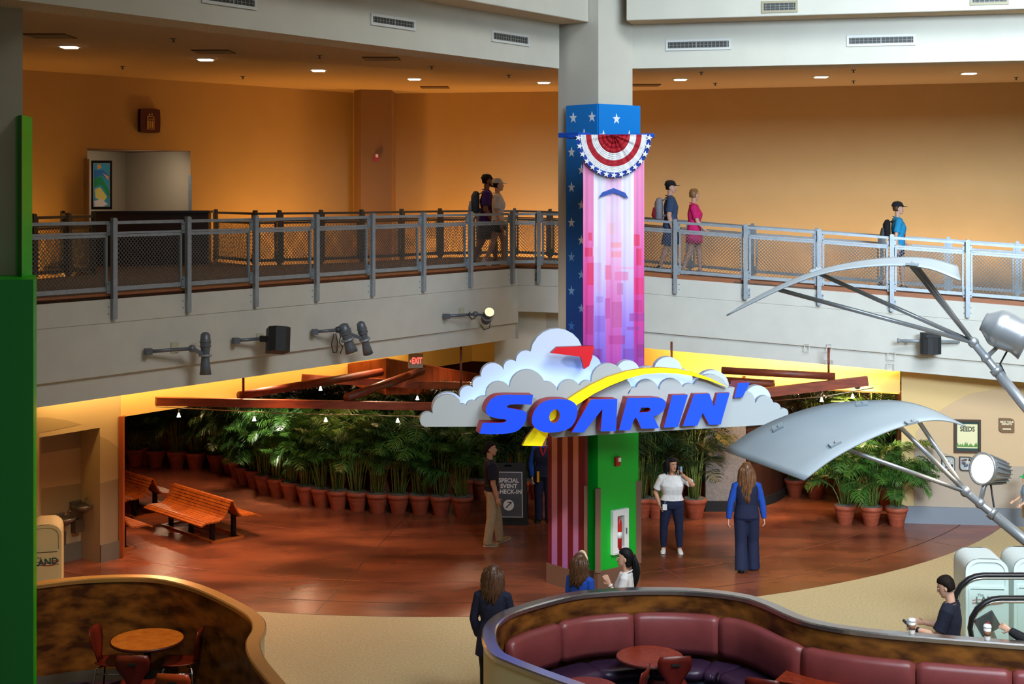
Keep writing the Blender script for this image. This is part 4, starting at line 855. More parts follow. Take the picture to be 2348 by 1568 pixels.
c = Pt(1966, 885, 25.7); root = empty('dome_camera', c, 0, 'small round dome under the right end of the slanted beam', 'dome'); mb = MB(); mb.ball((0, 0, 0), .06, mat('smoked', rgb(90, 80, 70), .15)); mb.build('dome', None, root); mb = MB(); mb.lathe([(.065, 0), (.065, .03), (.02, .05), (.02, .12)], (0, 0, 0), white_m, 12); mb.build('base', None, root)

# ================================================================ POTTED PALMS
terra = mat('terracotta', rgb(172, 84, 56), .6, var=.12, scale=9); soil = mat('grey_moss', rgb(112, 108, 98), .95, var=.3, scale=40, bump=.8, bscale=50)
leafA = mat('palm_leaf', rgb(36, 76, 28), .36, col2=rgb(76, 118, 42), scale=3, spec=.6); leafB = mat('palm_leaf_shaded', rgb(20, 40, 17), .4, col2=rgb(38, 62, 26), scale=3, spec=.5)  # second leaf is a darker copy, shade of the back rows put into colour
cane_m = mat('palm_cane', rgb(120, 142, 66), .5, var=.25, scale=12)
def make_palm(seed, H=1.95, nf=26, spread=.62, dark=False, leaves=26):
    r = random.Random(seed); root = empty('potted_palm')
    mb = MB(); mb.lathe([(.125, 0), (.135, .01), (.165, .16), (.17, .165), (.17, .18), (.178, .19), (.182, .22), (.188, .225), (.188, .24), (.195, .25), (.20, .30), (.215, .305), (.222, .33), (.222, .375), (.212, .385), (.20, .38), (.195, .34)], (0, 0, 0), terra, 26); mb.build('pot', None, root)
    mb = MB(); n = 16; vs = [Vector((0, 0, .40))]
    for k in (.08, .15, .205):
        for j in range(n): a = 2 * math.pi * j / n; vs.append(Vector((k * math.cos(a), k * math.sin(a), .39 + r.uniform(-.015, .025) - (.02 if k > .2 else 0))))
    fs = [(0, 1 + j, 1 + (j + 1) % n) for j in range(n)] + [(1 + q * n + j, 1 + (q + 1) * n + j, 1 + (q + 1) * n + (j + 1) % n, 1 + q * n + (j + 1) % n) for q in range(2) for j in range(n)]
    mb.add(vs, fs, soil, True); mb.build('soil', None, root)
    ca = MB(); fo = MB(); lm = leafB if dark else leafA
    for i in range(nf):
        a = r.uniform(0, 2 * math.pi); b = a + r.uniform(-.5, .5); rr = r.uniform(.01, .13); base = Vector((rr * math.cos(a), rr * math.sin(a), .36))
        out = Vector((math.cos(b), math.sin(b), 0)); ht = H * r.uniform(.38, .86); q = r.uniform(.06, .2)
        p1 = base + out * q * .5 + Vector((0, 0, (ht - .36) * .6)); p2 = base + out * q + Vector((0, 0, ht - .36))
        ca.tube([base, p1, p2], [.011, .009, .007], cane_m, 5)
        L = r.uniform(.55, .95) * spread / .62; droop = r.uniform(.25, .95); rach = []; K = 9
        up = Vector((0, 0, 1))
        for k in range(K + 1):
            t = k / K; rach.append(p2 + out * (L * (t * .82)) + up * (L * (.75 * t - droop * 1.0 * t * t)))
        ca.tube(rach, [.006 * (1 - k / K) + .002 for k in range(K + 1)], cane_m, 4)
        side = Vector((-out.y, out.x, 0))
        for k in range(leaves):
            t = .10 + .90 * k / (leaves - 1); f_ = t * K; i0 = min(int(f_), K - 1); p = rach[i0].lerp(rach[i0 + 1], f_ - i0); tg = (rach[i0 + 1] - rach[i0]).normalized()
            ll = .37 * (math.sin(math.pi * min(1, t * .85 + .12)) ** .7) * r.uniform(.85, 1.1) * spread / .62; wd = .012
            for s in (-1, 1):
                d = (side * s * .82 + tg * .55 + up * r.uniform(.0, .35)).normalized(); m_ = p + d * ll * .55 + up * (-.01); e_ = p + d * ll + up * (-ll * r.uniform(.25, .55)); wv = tg * wd
                fo.add([p - wv * .5, p + wv * .5, m_ + wv, m_ - wv, e_], [(0, 1, 2, 3), (3, 2, 4)], lm)
    ca.build('canes', None, root); fo.build('fronds', None, root)
    return root
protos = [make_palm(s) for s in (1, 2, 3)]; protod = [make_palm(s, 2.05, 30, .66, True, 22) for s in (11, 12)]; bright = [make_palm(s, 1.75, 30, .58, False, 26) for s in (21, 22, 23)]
used = set(); rp_ = random.Random(5)
def place_palm(kind, i, x, y, label, group, sc=1.0):
    p = kind[i % len(kind)]
    o = p if id(p) not in used else copy_tree(p); used.add(id(p)); o.location = (x, y, 0); o.rotation_euler = (0, 0, rp_.uniform(0, 6.28)); o.scale = (sc, sc, sc); tag(o, label, 'potted plant', group); return o
row1 = [(310, 1068), (357, 1070), (405, 1073), (448, 1076), (497, 1080)]
for i, (x, y) in enumerate(row1):
    p = G(x, y); place_palm(protos, i, p.x, p.y, 'potted palm in a terracotta pot behind the benches, %s from the left' % ORD[i], 'palms behind the benches', 1.0)
row2 = [(530, 1086), (547, 1098), (563, 1110), (585, 1118), (608, 1130), (637, 1138), (668, 1147), (704, 1156), (738, 1162), (775, 1168), (820, 1171), (866, 1175), (914, 1177), (963, 1178), (1011, 1181), (1060, 1183)]
for i, (x, y) in enumerate(row2):
    p = G(x, y); place_palm(protos, i + 1, p.x, p.y, 'potted palm in the curved front row, %s from its left end' % ORD[i], 'curved front row of palms', 1.0)
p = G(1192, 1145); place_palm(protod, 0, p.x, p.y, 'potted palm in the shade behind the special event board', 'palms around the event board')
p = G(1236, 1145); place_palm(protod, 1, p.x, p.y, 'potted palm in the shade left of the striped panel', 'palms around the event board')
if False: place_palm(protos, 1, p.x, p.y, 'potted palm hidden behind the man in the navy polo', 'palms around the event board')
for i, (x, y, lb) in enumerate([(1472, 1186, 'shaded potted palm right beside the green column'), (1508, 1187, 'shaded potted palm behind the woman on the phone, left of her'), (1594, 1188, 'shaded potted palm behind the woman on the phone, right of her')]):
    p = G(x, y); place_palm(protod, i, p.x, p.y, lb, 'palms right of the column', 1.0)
for i, (x, y, lb) in enumerate([(1822, 1138, 'potted palm half hidden by the lower sail, left one of the pair'), (1869, 1142, 'potted palm half hidden by the lower sail, right one of the pair'), (1938, 1201, 'bright potted palm at right, left one of the front three'), (1997, 1204, 'bright potted palm at right, middle one of the front three'), (2056, 1206, 'bright potted palm at right beside the wooden jamb')]):
    p = G(x, y); place_palm(bright, i, p.x, p.y, lb, 'bright palms at the right', .94)
k = 0
for j, (dr, cnt) in enumerate(((.75, 15), (1.5, 13), (2.4, 11))):
    for i in range(cnt):
        t = i / (cnt - 1); xs_ = [(530, 1070), (585, 1100), (668, 1130), (775, 1150), (914, 1158), (1060, 1164), (1150, 1164), (1240, 1150)]
        f_ = t * (len(xs_) - 1); q = min(int(f_), len(xs_) - 2); a = G(*xs_[q]); b = G(*xs_[q + 1]); p = a.lerp(b, f_ - q)
        dirv = (p - Vector((-1.0, 21, 0))).normalized(); p = p + dirv * dr + Vector((rp_.uniform(-.12, .12), rp_.uniform(-.12, .12), 0))
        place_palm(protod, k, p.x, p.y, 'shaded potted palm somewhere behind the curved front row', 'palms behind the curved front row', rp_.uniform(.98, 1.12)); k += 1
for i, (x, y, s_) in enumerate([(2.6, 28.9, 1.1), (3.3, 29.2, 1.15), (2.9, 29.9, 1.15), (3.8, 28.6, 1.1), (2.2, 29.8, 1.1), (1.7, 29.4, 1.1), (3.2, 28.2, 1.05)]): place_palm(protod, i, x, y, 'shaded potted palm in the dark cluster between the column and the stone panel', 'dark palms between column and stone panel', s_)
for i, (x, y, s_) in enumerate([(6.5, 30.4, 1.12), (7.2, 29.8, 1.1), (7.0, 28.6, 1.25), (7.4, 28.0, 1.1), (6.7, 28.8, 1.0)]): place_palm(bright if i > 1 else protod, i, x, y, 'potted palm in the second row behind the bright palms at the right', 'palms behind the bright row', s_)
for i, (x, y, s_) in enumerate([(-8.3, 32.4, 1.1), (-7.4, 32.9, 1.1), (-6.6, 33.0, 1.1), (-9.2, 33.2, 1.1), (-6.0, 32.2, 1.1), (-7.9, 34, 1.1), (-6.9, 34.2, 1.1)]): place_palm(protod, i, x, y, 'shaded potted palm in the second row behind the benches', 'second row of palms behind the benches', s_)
p = Pt(2000, 880, 28.2)
o = place_palm(bright, 1, 7.15, 28.4, 'tallest potted palm, its fronds rising above the lower sail', 'palms at the right wall', 1.6)

# ================================================================ BENCHES
bw_ = mat('bench_wood', rgb(196, 104, 36), .38, col2=rgb(160, 76, 26), scale=7, stretch=(1, .3, 1)); bs_ = mat('bench_steel', rgb(22, 18, 16), .4, .4)
def make_bench():
    root = empty('slatted_bench'); L = 2.05
    prof = catmull([(-.62, .36, 0), (-.50, .405, 0), (-.36, .40, 0), (-.22, .42, 0), (-.13, .50, 0), (-.07, .62, 0), (-.015, .73, 0)], 4)
    def arc(n): 
        d = [0]
        for a, b in zip(prof, prof[1:]): d.append(d[-1] + (b - a).length)
        out = []
        for k in range(n):
            s = d[-1] * (k + .5) / n
            for i in range(len(d) - 1):
                if d[i] <= s <= d[i + 1]: t = (s - d[i]) / (d[i + 1] - d[i]); out.append((prof[i].lerp(prof[i + 1], t), (prof[i + 1] - prof[i]).normalized())); break
        return out
    for s in (-1, 1):
        for (p, t) in arc(14):
            mb = MB(); Mx = Matrix((Vector((1, 0, 0)), Vector((0, t.x * s, t.y)), Vector((0, -t.y * s, t.x)) if False else Vector((1, 0, 0)).cross(Vector((0, t.x * s, t.y))))).transposed()
            mb.box((0, p.x * s, p.y), (L, .046, .028), bw_, M=Mx); mb.build('slat', None, root)
    for x in (-.72, 0, .72):
        for s in (-1, 1):
            mb = MB(); pts_ = [(x, q.x * s, q.y - .03) for q in prof]; mb.tube(pts_, .02, bs_, 8); mb.build('bracket', None, root)
            mb = MB(); mb.box((x, .22 * s, .2), (.07, .07, .40), bs_); mb.build('leg', None, root)
    mb = MB(); mb.box((0, -.30, .02), (1.8, .06, .04), bw_); mb.build('floor_rail', None, root); mb = MB(); mb.box((0, .30, .02), (1.8, .06, .04), bw_); mb.build('floor_rail', None, root)
    for x in (-.88, .88): mb = MB(); mb.box((x, 0, .02), (.06, .6, .04), bw_); mb.build('floor_rail', None, root)
    return root
b0 = make_bench(); ba = math.atan2(-.73, .68); dr = Vector((.68, -.73, 0))
for i, (cx_, cy_, lb) in enumerate([(-5.66, 25.95, 'curved wooden slat bench in full view near the palms'), (-7.55, 27.85, 'curved wooden slat bench behind, partly hidden by the wall edge'), (-7.42, 25.15, 'curved wooden slat bench in front, mostly hidden behind the tan wall')]):
    b = b0 if i == 0 else copy_tree(b0); b.location = (cx_, cy_, 0); b.rotation_euler = (0, 0, ba); tag(b, lb, 'bench', 'slatted benches')

# ================================================================ LEFT NICHE, TRASH CANS, SIGNS ON THE RIGHT WALL
stl_m = mat('stainless', rgb(150, 146, 138), .3, .9)
for i, (px_, z_, lb) in enumerate(((172, .95, 'higher steel drinking fountain in the tan wall niche'), (132, .80, 'lower steel drinking fountain in the tan wall niche'))):
    w = onplane(px_, 1180, B + ib * .98, LN); w.z = z_
    root = empty('drinking_fountain', w, math.atan2(LD.y, LD.x), lb, 'drinking fountain', 'drinking fountains')
    mb = MB(); mb.lathe([(.05, -.12), (.10, -.08), (.17, -.03), (.18, 0), (.17, .01), (.12, -.02), (.02, -.03)], (0, -.2, 0), stl_m, 20); mb.build('basin', None, root)
    mb = MB(); mb.box((0, -.02, -.12), (.22, .04, .34), stl_m); mb.build('back_plate', None, root)
    mb = MB(); mb.tube([(.08, -.17, .0), (.08, -.17, .08), (.08, -.21, .11), (.06, -.25, .10)], .012, stl_m, 8); mb.build('spout', None, root)
    mb = MB(); mb.box((0, -.06, -.36), (.16, .12, .22), mat('niche_box', rgb(90, 74, 56), .5)); mb.build('casing', None, root)
def logo(mb, o, s=1.0):
    """painted sign THE LAND on the front (y = -d) face"""
    gr = mat('logo_green', rgb(20, 84, 74), .5); rd_ = mat('logo_red', rgb(186, 48, 40), .5); bl_ = mat('logo_blue', rgb(40, 90, 160), .5)
    put_text(mb, gr, 'LAND', .15 * s, (o[0] + .015, o[1] - .004, o[2]), (1, 0, .06), sx=.95, bold=.003)
    put_text(mb, gr, 'The', .06 * s, (o[0] - .09, o[1] - .004, o[2] + .075 * s), (1, 0, .06))
    for k, m_ in enumerate((rd_, white_m, rd_, rd_)):
        for q in range(8):
            x0 = -.22 + q * .055; z0 = -.02 + k * .022 + .012 * math.sin(q * .9); z1 = -.02 + k * .022 + .012 * math.sin((q + 1) * .9)
            if k in (0, 1, 2) or q > 5: mb.bar((o[0] + x0 * s, o[1] - .001, o[2] + (z0 - .03) * s), (o[0] + (x0 + .055) * s, o[1] - .001, o[2] + (z1 - .03) * s), .002, .011, m_)
def trash_can(x, y, rz, label, m, W_=.56, D_=.62, Hh=1.30):
    root = empty('trash_can', (x, y, 0), rz, label, 'trash can', 'rounded white trash cans' if x > 0 else None); w = W_ / 2; d = D_ / 2
    mb = MB(); mb.box((0, 0, .48), (W_, D_, .88), m); mb.box((0, 0, .03), (W_ - .04, D_ - .04, .06), dark_m); mb.build('body', None, root)
    pr = [(-w, .92), (-w, 1.14)] + [(-w + (.17) * (1 - math.cos(a)), 1.14 + .16 * math.sin(a)) for a in [R(q) for q in (18, 36, 54, 72, 90)]]; pr = pr + [(-x_, z) for x_, z in reversed(pr)]
    mb = MB(); mb.poly([(a, -d, z) for a, z in pr], (0, .035, 0), m, None, [[(a * .84, -d, .94 + (z - .92) * .84) for a, z in pr]])
    mb.poly([(a, d, z) for a, z in pr], (0, -.035, 0), m)
    k = len(pr); mb.add([(a, -d, z) for a, z in pr] + [(a, d, z) for a, z in pr], [(i, i + 1, k + i + 1, k + i) for i in range(k - 1)], m, True); mb.build('hood', None, root)
    mb = MB(); mb.add([(a * .86, -d + .02, .94 + (z - .92) * .86) for a, z in pr], [tuple(range(k))], m); mb.build('flap', None, root)
    mb = MB(); mb.box((0, -d - .004, .49), (W_ - .08, .012, .84), m); mb.bar((-w + .06, -d - .012, .905), (w - .06, -d - .012, .905), .006, .008, dark_m); mb.build('door', None, root)
    mb = MB(); logo(mb, (0, -d - .014, .76), .9); mb.build('logo', None, root)
    return root
cream = mat('cream_can', rgb(226, 204, 150), .45); wht = mat('white_can', rgb(222, 232, 228), .4)
trash_can(-6.96, 21.25, R(15), 'cream trash can standing left behind the curved booth wall', cream, .47, .7, 1.3)
trash_can(6.36, 19.3, R(-4), 'white trash can behind the escalator rails, the one fully in view', wht, .56, .66)
trash_can(7.02, 19.35, R(-4), 'white trash can cut off by the right edge of the picture', wht, .56, .66)
# posters on the right wall
def onR(px, py, o=.03): return onplane(px, py, RW0 + rn * o, rn)
rxa = math.atan2(rd.y, rd.x)
c = onR(2218, 1000); root = empty('seed_poster', c, rxa, 'dark framed poster reading SEEDS on the right wall', 'poster'); s_ = F / c.y; w_, h_ = 30 / s_, 38 / s_
fb = mat('poster_frame', rgb(74, 48, 32), .45)
mb = MB(); mb.poly([(-w_, -.02, -h_), (w_, -.02, -h_), (w_, -.02, h_), (-w_, -.02, h_)], (0, .05, 0), fb, None, [[(-w_ + .04, -.02, -h_ + .04), (w_ - .04, -.02, -h_ + .04), (w_ - .04, -.02, h_ - .04), (-w_ + .04, -.02, h_ - .04)]]); mb.build('frame', None, root)
mb = MB(); mb.box((0, .008, 0), (w_ * 2 - .07, .01, h_ * 2 - .07), mat('poster_green', rgb(30, 66, 56), .5)); mb.box((0, .001, -.0), (w_ * 2 - .12, .004, h_ * 2 - .17), mat('poster_cream', rgb(228, 218, 170), .5))
put_text(mb, mat('poster_ink', rgb(40, 48, 36), .5), 'SEEDS', .125, (0, -.003, h_ * .42), (1, 0, 0), sx=.8, bold=.004)
put_text(mb, mat('poster_ink', rgb(40, 48, 36), .5), 'IMPORTANT AND TINY', .028, (0, -.003, h_ * .16), (1, 0, 0)) if False else None
for k in range(9): a = -w_ + .07 + (w_ * 2 - .14) * k / 8; mb.poly([(a - .03, -.003, -h_ + .11), (a + .03, -.003, -h_ + .11), (a + .02 * math.sin(k * 3), -.003, -h_ + .19 + .02 * math.sin(k * 5))], (0, .002, 0), mat('poster_leaf', rgb(92, 142, 60), .5))
mb.build('print', None, root)
def leaf_panel(px, py, wpx, hpx, label, texty=False):
    c = onR(px, py); root = empty('leaf_shaped_sign', c, rxa, label, 'sign'); s_ = F / c.y; w_, h_ = wpx / s_ / 2, hpx / s_ / 2
    pts_ = [(-w_, h_), (w_ * .45, h_)] + [(w_ * .45 + w_ * .55 * math.sin(R(a)), h_ * .55 + h_ * .45 * math.cos(R(a))) for a in (25, 50, 75, 90)] + [(w_, -h_), (-w_ * .45, -h_)] + [(-w_ * .45 - w_ * .55 * math.sin(R(a)), -h_ * .55 - h_ * .45 * math.cos(R(a))) for a in (25, 50, 75, 90)]
    mb = MB(); mb.poly([(x, -.02, z) for x, z in pts_], (0, .04, 0), mat('leaf_brown', rgb(120, 88, 54), .5) if texty else mat('leaf_dark', rgb(44, 38, 36), .5)); mb.build('panel', None, root)
    mb = MB()
    if texty:
        tm = mat('sign_cream', rgb(236, 222, 186), .5); put_text(mb, tm, 'NEXT TOUR\nDEPARTS:', .044, (0, -.024, h_ * .35), (1, 0, 0), bold=.002, spacing=1.1); put_text(mb, tm, 'Behind the Seeds', .035, (0, -.024, -h_ * .5), (1, 0, 0)) if False else mb.box((0, -.022, -h_ * .5), (w_ * 1.1, .003, .022), tm)
        mb.build('lettering', None, root)
    else:
        r_ = random.Random(px)
        mb.poly([(x * .88, -.022, z * .88) for x, z in pts_], (0, .002, 0), mat('photo_grey', rgb(168, 172, 166), .5))
        for q in range(14): mb.box((r_.uniform(-w_, w_) * .6, -.0235 - q * .0001, r_.uniform(-h_, h_) * .6), (w_ * r_.uniform(.15, .4), .002, h_ * r_.uniform(.2, .5)), mat('photo_%d' % (q % 5), [rgb(60, 80, 60), rgb(120, 60, 50), rgb(80, 90, 130), rgb(210, 200, 190), rgb(40, 40, 44)][q % 5], .5))
        mb.build('photo', None, root)
leaf_panel(2308, 975, 34, 32, 'brown leaf shaped sign reading NEXT TOUR DEPARTS', True)
leaf_panel(2174, 1062, 30, 32, 'leaf shaped photo panel on the right wall, the left of two')
leaf_panel(2215, 1063, 30, 32, 'leaf shaped photo panel on the right wall, under the poster')
# a-frame board
root = empty('sandwich_board', G(1165, 1197), R(-3), 'black sandwich board reading SPECIAL EVENT CHECK-IN with an arrow', 'sign board')
s_ = F / root.location.y; wb, hb = .33, 1.12; tilt = .10; bk_ = mat('board_black', rgb(30, 30, 34), .5)
def bpnt(x, z, o=0): return Vector((x, -.24 - o + tilt * 2 * z / hb, z))
mb = MB(); mb.poly([bpnt(-wb - .05, 0), bpnt(wb + .05, 0), bpnt(wb, hb), bpnt(-wb, hb)], (0, .035, 0), bk_, None, [[bpnt(-.08, hb - .07), bpnt(.08, hb - .07), bpnt(.06, hb - .035), bpnt(-.06, hb - .035)]])
mb.poly([bpnt(-wb - .07, 0), bpnt(wb + .07, 0), bpnt(wb + .06, .09), bpnt(-wb - .06, .09)], (0, -.03, 0), bk_); mb.build('front_panel', None, root)
mb = MB(); mb.poly([(-wb - .05, .30, 0), (wb + .05, .30, 0), (wb, .02, hb - .03), (-wb, .02, hb - .03)], (0, -.03, 0), bk_); mb.build('rear_panel', None, root)
mb = MB(); mb.poly([bpnt(-.29, .14, .004), bpnt(.29, .14, .004), bpnt(.27, .96, .004), bpnt(-.27, .96, .004)], (0, .003, 0), mat('board_line', rgb(220, 220, 224), .5)); mb.poly([bpnt(-.275, .155, .006), bpnt(.275, .155, .006), bpnt(.255, .945, .006), bpnt(-.255, .945, .006)], (0, .002, 0), mat('board_face', rgb(82, 84, 96), .5, var=.15, scale=3))
tm = mat('board_text', rgb(238, 238, 240), .5); yd = (bpnt(0, 1) - bpnt(0, 0)).normalized()
put_text(mb, tm, 'SPECIAL\nEVENT\nCHECK-IN', .105, bpnt(.02, .70, .009), (1, 0, 0), yd, bold=.003, spacing=1.15)
c = bpnt(.02, .36, .009); mb.poly([c + Vector((math.cos(R(a)) * .10, 0, 0)) + yd * math.sin(R(a)) * .10 for a in range(0, 360, 15)], (0, .002, 0), tm)
def ar(x, y): return c + Vector((x, -.003, 0)) + yd * y
mb.bar(ar(-.05, -.05), ar(.05, .05), .003, .018, bk_); mb.bar(ar(.055, .055), ar(-.02, .055), .003, .018, bk_); mb.bar(ar(.055, .055), ar(.055, -.02), .003, .018, bk_); mb.build('poster', None, root)

# ================================================================ CURVED BOOTH WALLS
cap_m = mat('polished_cap', rgb(186, 182, 180), .2, .9); burl = mat('burl_laminate', rgb(66, 36, 16), .3, col2=rgb(146, 92, 36), scale=3.2, stretch=(1, 1, 2.2), bump=.05); cream_w = mat('cream_wall_panel', rgb(206, 190, 150), .5)
capb = mat('bronze_cap', rgb(206, 158, 96), .3, .6)
maroon = mat('maroon_vinyl', rgb(132, 62, 62), .36, var=.08, scale=5, bump=.05, bscale=30); purple = mat('purple_vinyl', rgb(54, 34, 58), .35, var=.08, scale=5)
CZ = 1.30
def capline(pts): return [G(x, y, CZ) for x, y in pts]
def booth(line, th, label, cap, side, inner=burl, outer=cream_w):
    """line: top centre; side +1 when the inside lies to the right of travel"""
    L = catmull([(p.x, p.y, 0) for p in line], 7); o = L[len(L) // 2]; root = empty('booth_wall', o, 0, label, 'booth wall', 'curved booth walls'); M = Matrix.Translation(-Vector(o))
    I = offset_line(L, -th / 2 * side); O = offset_line(L, th / 2 * side)
    def rows(mb, A_, z0, z1, m): 
        b = [(p.x, p.y, z0) for p in A_] + [(p.x, p.y, z1) for p in A_]; k = len(A_); mb.add(b, [(i, i + 1, k + i + 1, k + i) for i in range(k - 1)], m, True)
    mb = MB(); rows(mb, I, .14, CZ, inner); mb.build('inner_panel', None, root, M=M)
    mb = MB(); rows(mb, offset_line(L, -(th / 2 + .012) * side), 0, .15, mat('grey_kick', rgb(96, 92, 88), .6)); mb.build('base_strip', None, root, M=M)
    mb = MB(); rows(mb, O, 0, CZ, outer)
    mb.build('outer_panel', None, root, M=M)
    mb = MB(); ci = offset_line(L, -(th / 2 + .02) * side); co = offset_line(L, (th / 2 + .02) * side); k = len(L); ps = [(ci, CZ - .05), (ci, CZ - .008), (offset_line(L, -(th / 2 + .005) * side), CZ + .006), (offset_line(L, (th / 2 + .005) * side), CZ + .006), (co, CZ - .008), (co, CZ - .05), (ci, CZ - .05)]
    vs = [(p.x, p.y, z) for A_, z in ps for p in A_]; fs = [(r * k + i, r * k + i + 1, (r + 1) * k + i + 1, (r + 1) * k + i) for r in range(6) for i in range(k - 1)]; mb.add(vs, fs, cap, False); mb.build('cap_rail', None, root, M=M)
    return L, root
RBL = [(1500, 1640)] ; rpts = [Vector((1.5, 13.3, 0)), G(1320, 1568, CZ), G(1180, 1516, CZ), G(1136, 1492, CZ), G(1121, 1455, CZ), G(1133, 1424, CZ), G(1180, 1397, CZ), G(1300, 1364, CZ), G(1400, 1353, CZ), G(1500, 1350, CZ), G(1600, 1353, CZ), G(1700, 1365, CZ), G(1760, 1383, CZ), G(1830, 1414, CZ), G(1900, 1432, CZ), G(2000, 1446, CZ), G(2150, 1459, CZ), G(2348, 1474, CZ), G(2500, 1484, CZ)]
RL, rbroot = booth(rpts, .12, 'curved burl panelled booth wall with a polished cap, at the lower right', cap_m, 1)
lpts = [G(-60, 1356, CZ), G(85, 1337, CZ), G(190, 1325, CZ), G(300, 1321, CZ), G(380, 1326, CZ), G(460, 1347, CZ), G(540, 1384, CZ), G(585, 1414, CZ), G(594, 1440, CZ), G(580, 1470, CZ), G(588, 1505, CZ), G(618, 1545, CZ), G(660, 1590, CZ), G(720, 1640, CZ)]
LL, lbroot = booth(lpts, .12, 'curved burl panelled booth wall with a bronze cap, at the lower left', capb, 1)
# cushions on the right booth
def path_len(L):
    d = [0]
    for a, b in zip(L, L[1:]): d.append(d[-1] + (b - a).length)
    return d
PL = RL; dd = path_len(PL)
def at_px(px, z, y_hint=None, start=0):
    """arc parameter where the back part of the wall is seen at column px"""
    best = None
    for i in range(start, len(PL) - 1):
        a = CX + F * PL[i].x / PL[i].y; b = CX + F * PL[i + 1].x / PL[i + 1].y
        if a <= px <= b: return dd[i] + (dd[i + 1] - dd[i]) * (px - a) / (b - a)
    return dd[-1]
st0 = next(i for i in range(len(PL)) if CX + F * PL[i].x / PL[i].y < 1123) 
def at_s(s):
    for i in range(len(dd) - 1):
        if dd[i] <= s <= dd[i + 1]: t = (s - dd[i]) / (dd[i + 1] - dd[i]); return PL[i].lerp(PL[i + 1], t), (PL[i + 1] - PL[i]).normalized()
    return PL[-1], (PL[-1] - PL[-2]).normalized()
def cushion(root, s0, s1, prof, m, name, M):
    """prof: (distance in from the wall, z), swept between arc positions with rounded ends"""
    mb = MB(); n = 14; vs = []; c_ = (sum(p[0] for p in prof) / len(prof), sum(p[1] for p in prof) / len(prof))
    for i in range(n + 1):
        t = i / n; s = s0 + (s1 - s0) * t; p, tg = at_s(s); nn = Vector((tg.y, -tg.x, 0)); e = min(t, 1 - t) * (s1 - s0); q = 1 - .22 * max(0, 1 - e / .05) ** 2
        for (o, z) in prof: oo = c_[0] + (o - c_[0]) * q; zz = c_[1] + (z - c_[1]) * (1 - (1 - q) * .5); vs.append((p.x + nn.x * oo, p.y + nn.y * oo, zz))
    k = len(prof); fs = [(i * k + j, i * k + (j + 1) % k, (i + 1) * k + (j + 1) % k, (i + 1) * k + j) for i in range(n) for j in range(k)] + [tuple(range(k)), tuple(n * k + j for j in reversed(range(k)))]
    mb.add(vs, fs, m, True); return mb.build(name, None, root, M=M, fixn=True)
bprof = [(.07, .56), (.07, 1.0), (.12, 1.05), (.19, 1.045), (.225, .99), (.24, .85), (.235, .65), (.20, .57)]
sprof = [(.10, .38), (.10, .49), (.16, .51), (.5, .515), (.60, .50), (.63, .45), (.61, .39)]
root = empty('booth_seating', RL[len(RL) // 2], 0, 'curved booth bench with maroon back cushions and dark purple seats', 'booth seat'); M = Matrix.Translation(-Vector(root.location))
cuts = [at_px(x, 0, start=st0) for x in (1140, 1262, 1447, 1658, 1860, 2100, 2318, 2480)]
for a, b in zip(cuts, cuts[1:]): cushion(root, a + .006, b - .006, bprof, maroon, 'back_cushion', M)
cuts2 = [at_px(x, 0, start=st0) for x in (1150, 1330, 1640, 1720, 1930, 2200, 2480)]
for a, b in zip(cuts2, cuts2[1:]): cushion(root, a + .006, b - .006, sprof, purple, 'seat_cushion', M)
cushion(root, cuts[0], cuts[-1], [(.07, 0), (.07, .37), (.52, .37), (.52, 0)], mat('seat_base', rgb(84, 84, 110), .4, .2), 'seat_base', M)
# left booth carpet
mb = MB(); car = mat('patterned_carpet', rgb(38, 44, 84), .95, col2=rgb(84, 50, 62), scale=5); 
m_ = car; LI = offset_line(LL, -.08); pts_ = [Vector((p.x, p.y, .012)) for p in LI] + [Vector((-2.5, 11.5, .012)), Vector((-7.5, 11.5, .012))]
mb.poly(pts_, (0, 0, -.01), car); mb.build('floor_rug', car, kind='structure', label='blue and purple patterned carpet inside the left booth', cat='carpet')
mb = MB(); RI = offset_line(RL, -.08); pts_ = [Vector((p.x, p.y, .012)) for p in RI[: -1]] + [Vector((7, 12, .012)), Vector((1.6, 12, .012))]
mb.poly(pts_, (0, 0, -.01), car); mb.build('floor_rug', car, kind='structure', label='dark patterned carpet inside the right booth', cat='carpet')

# ---------------------------------------------------------------- tables and chairs
top_l = mat('table_orange', rgb(226, 130, 44), .35, col2=rgb(204, 108, 32), scale=9); top_r = mat('table_red', rgb(160, 62, 34), .32, col2=rgb(120, 40, 22), scale=14, stretch=(1, 3, 1)); edge_m = mat('table_edge', rgb(70, 26, 18), .35); chw = mat('chair_wood', rgb(122, 38, 24), .32, col2=rgb(92, 26, 18), scale=4, stretch=(1, 1, .3)); chw2 = mat('chair_wood_light', rgb(166, 62, 26), .32, var=.1, scale=4); chm = mat('chrome', rgb(200, 200, 205), .18, 1.0)
def table(x, y, r, m, label, square=None, rz=0):
    root = empty('round_table' if not square else 'square_table', (x, y, 0), rz, label, 'table', 'cafe tables')
    mb = MB()
    if square: mb.box((0, 0, .725), (square[0], square[1], .03), m); mb.box((0, 0, .722), (square[0] + .012, square[1] + .012, .028), edge_m)
    else: mb.lathe([(r * .97, .705), (r, .715), (r, .735), (r - .012, .74)], (0, 0, 0), edge_m, 48); mb.lathe([(r - .014, .7385), (r - .014, .742)], (0, 0, 0), m, 48, False)
    mb.build('tabletop', None, root)
    mb = MB(); mb.tube([(0, 0, .03), (0, 0, .71)], .04, dark_m, 14); mb.build('pedestal', None, root)
    mb = MB(); mb.lathe([(.26, 0), (.26, .02), (.06, .05), (.05, .07)], (0, 0, 0), dark_m, 28); mb.build('base', None, root)
p = G(338, 1465, .74); table(p.x, p.y, .445, top_l, 'round orange topped table inside the left booth'); TLc = p
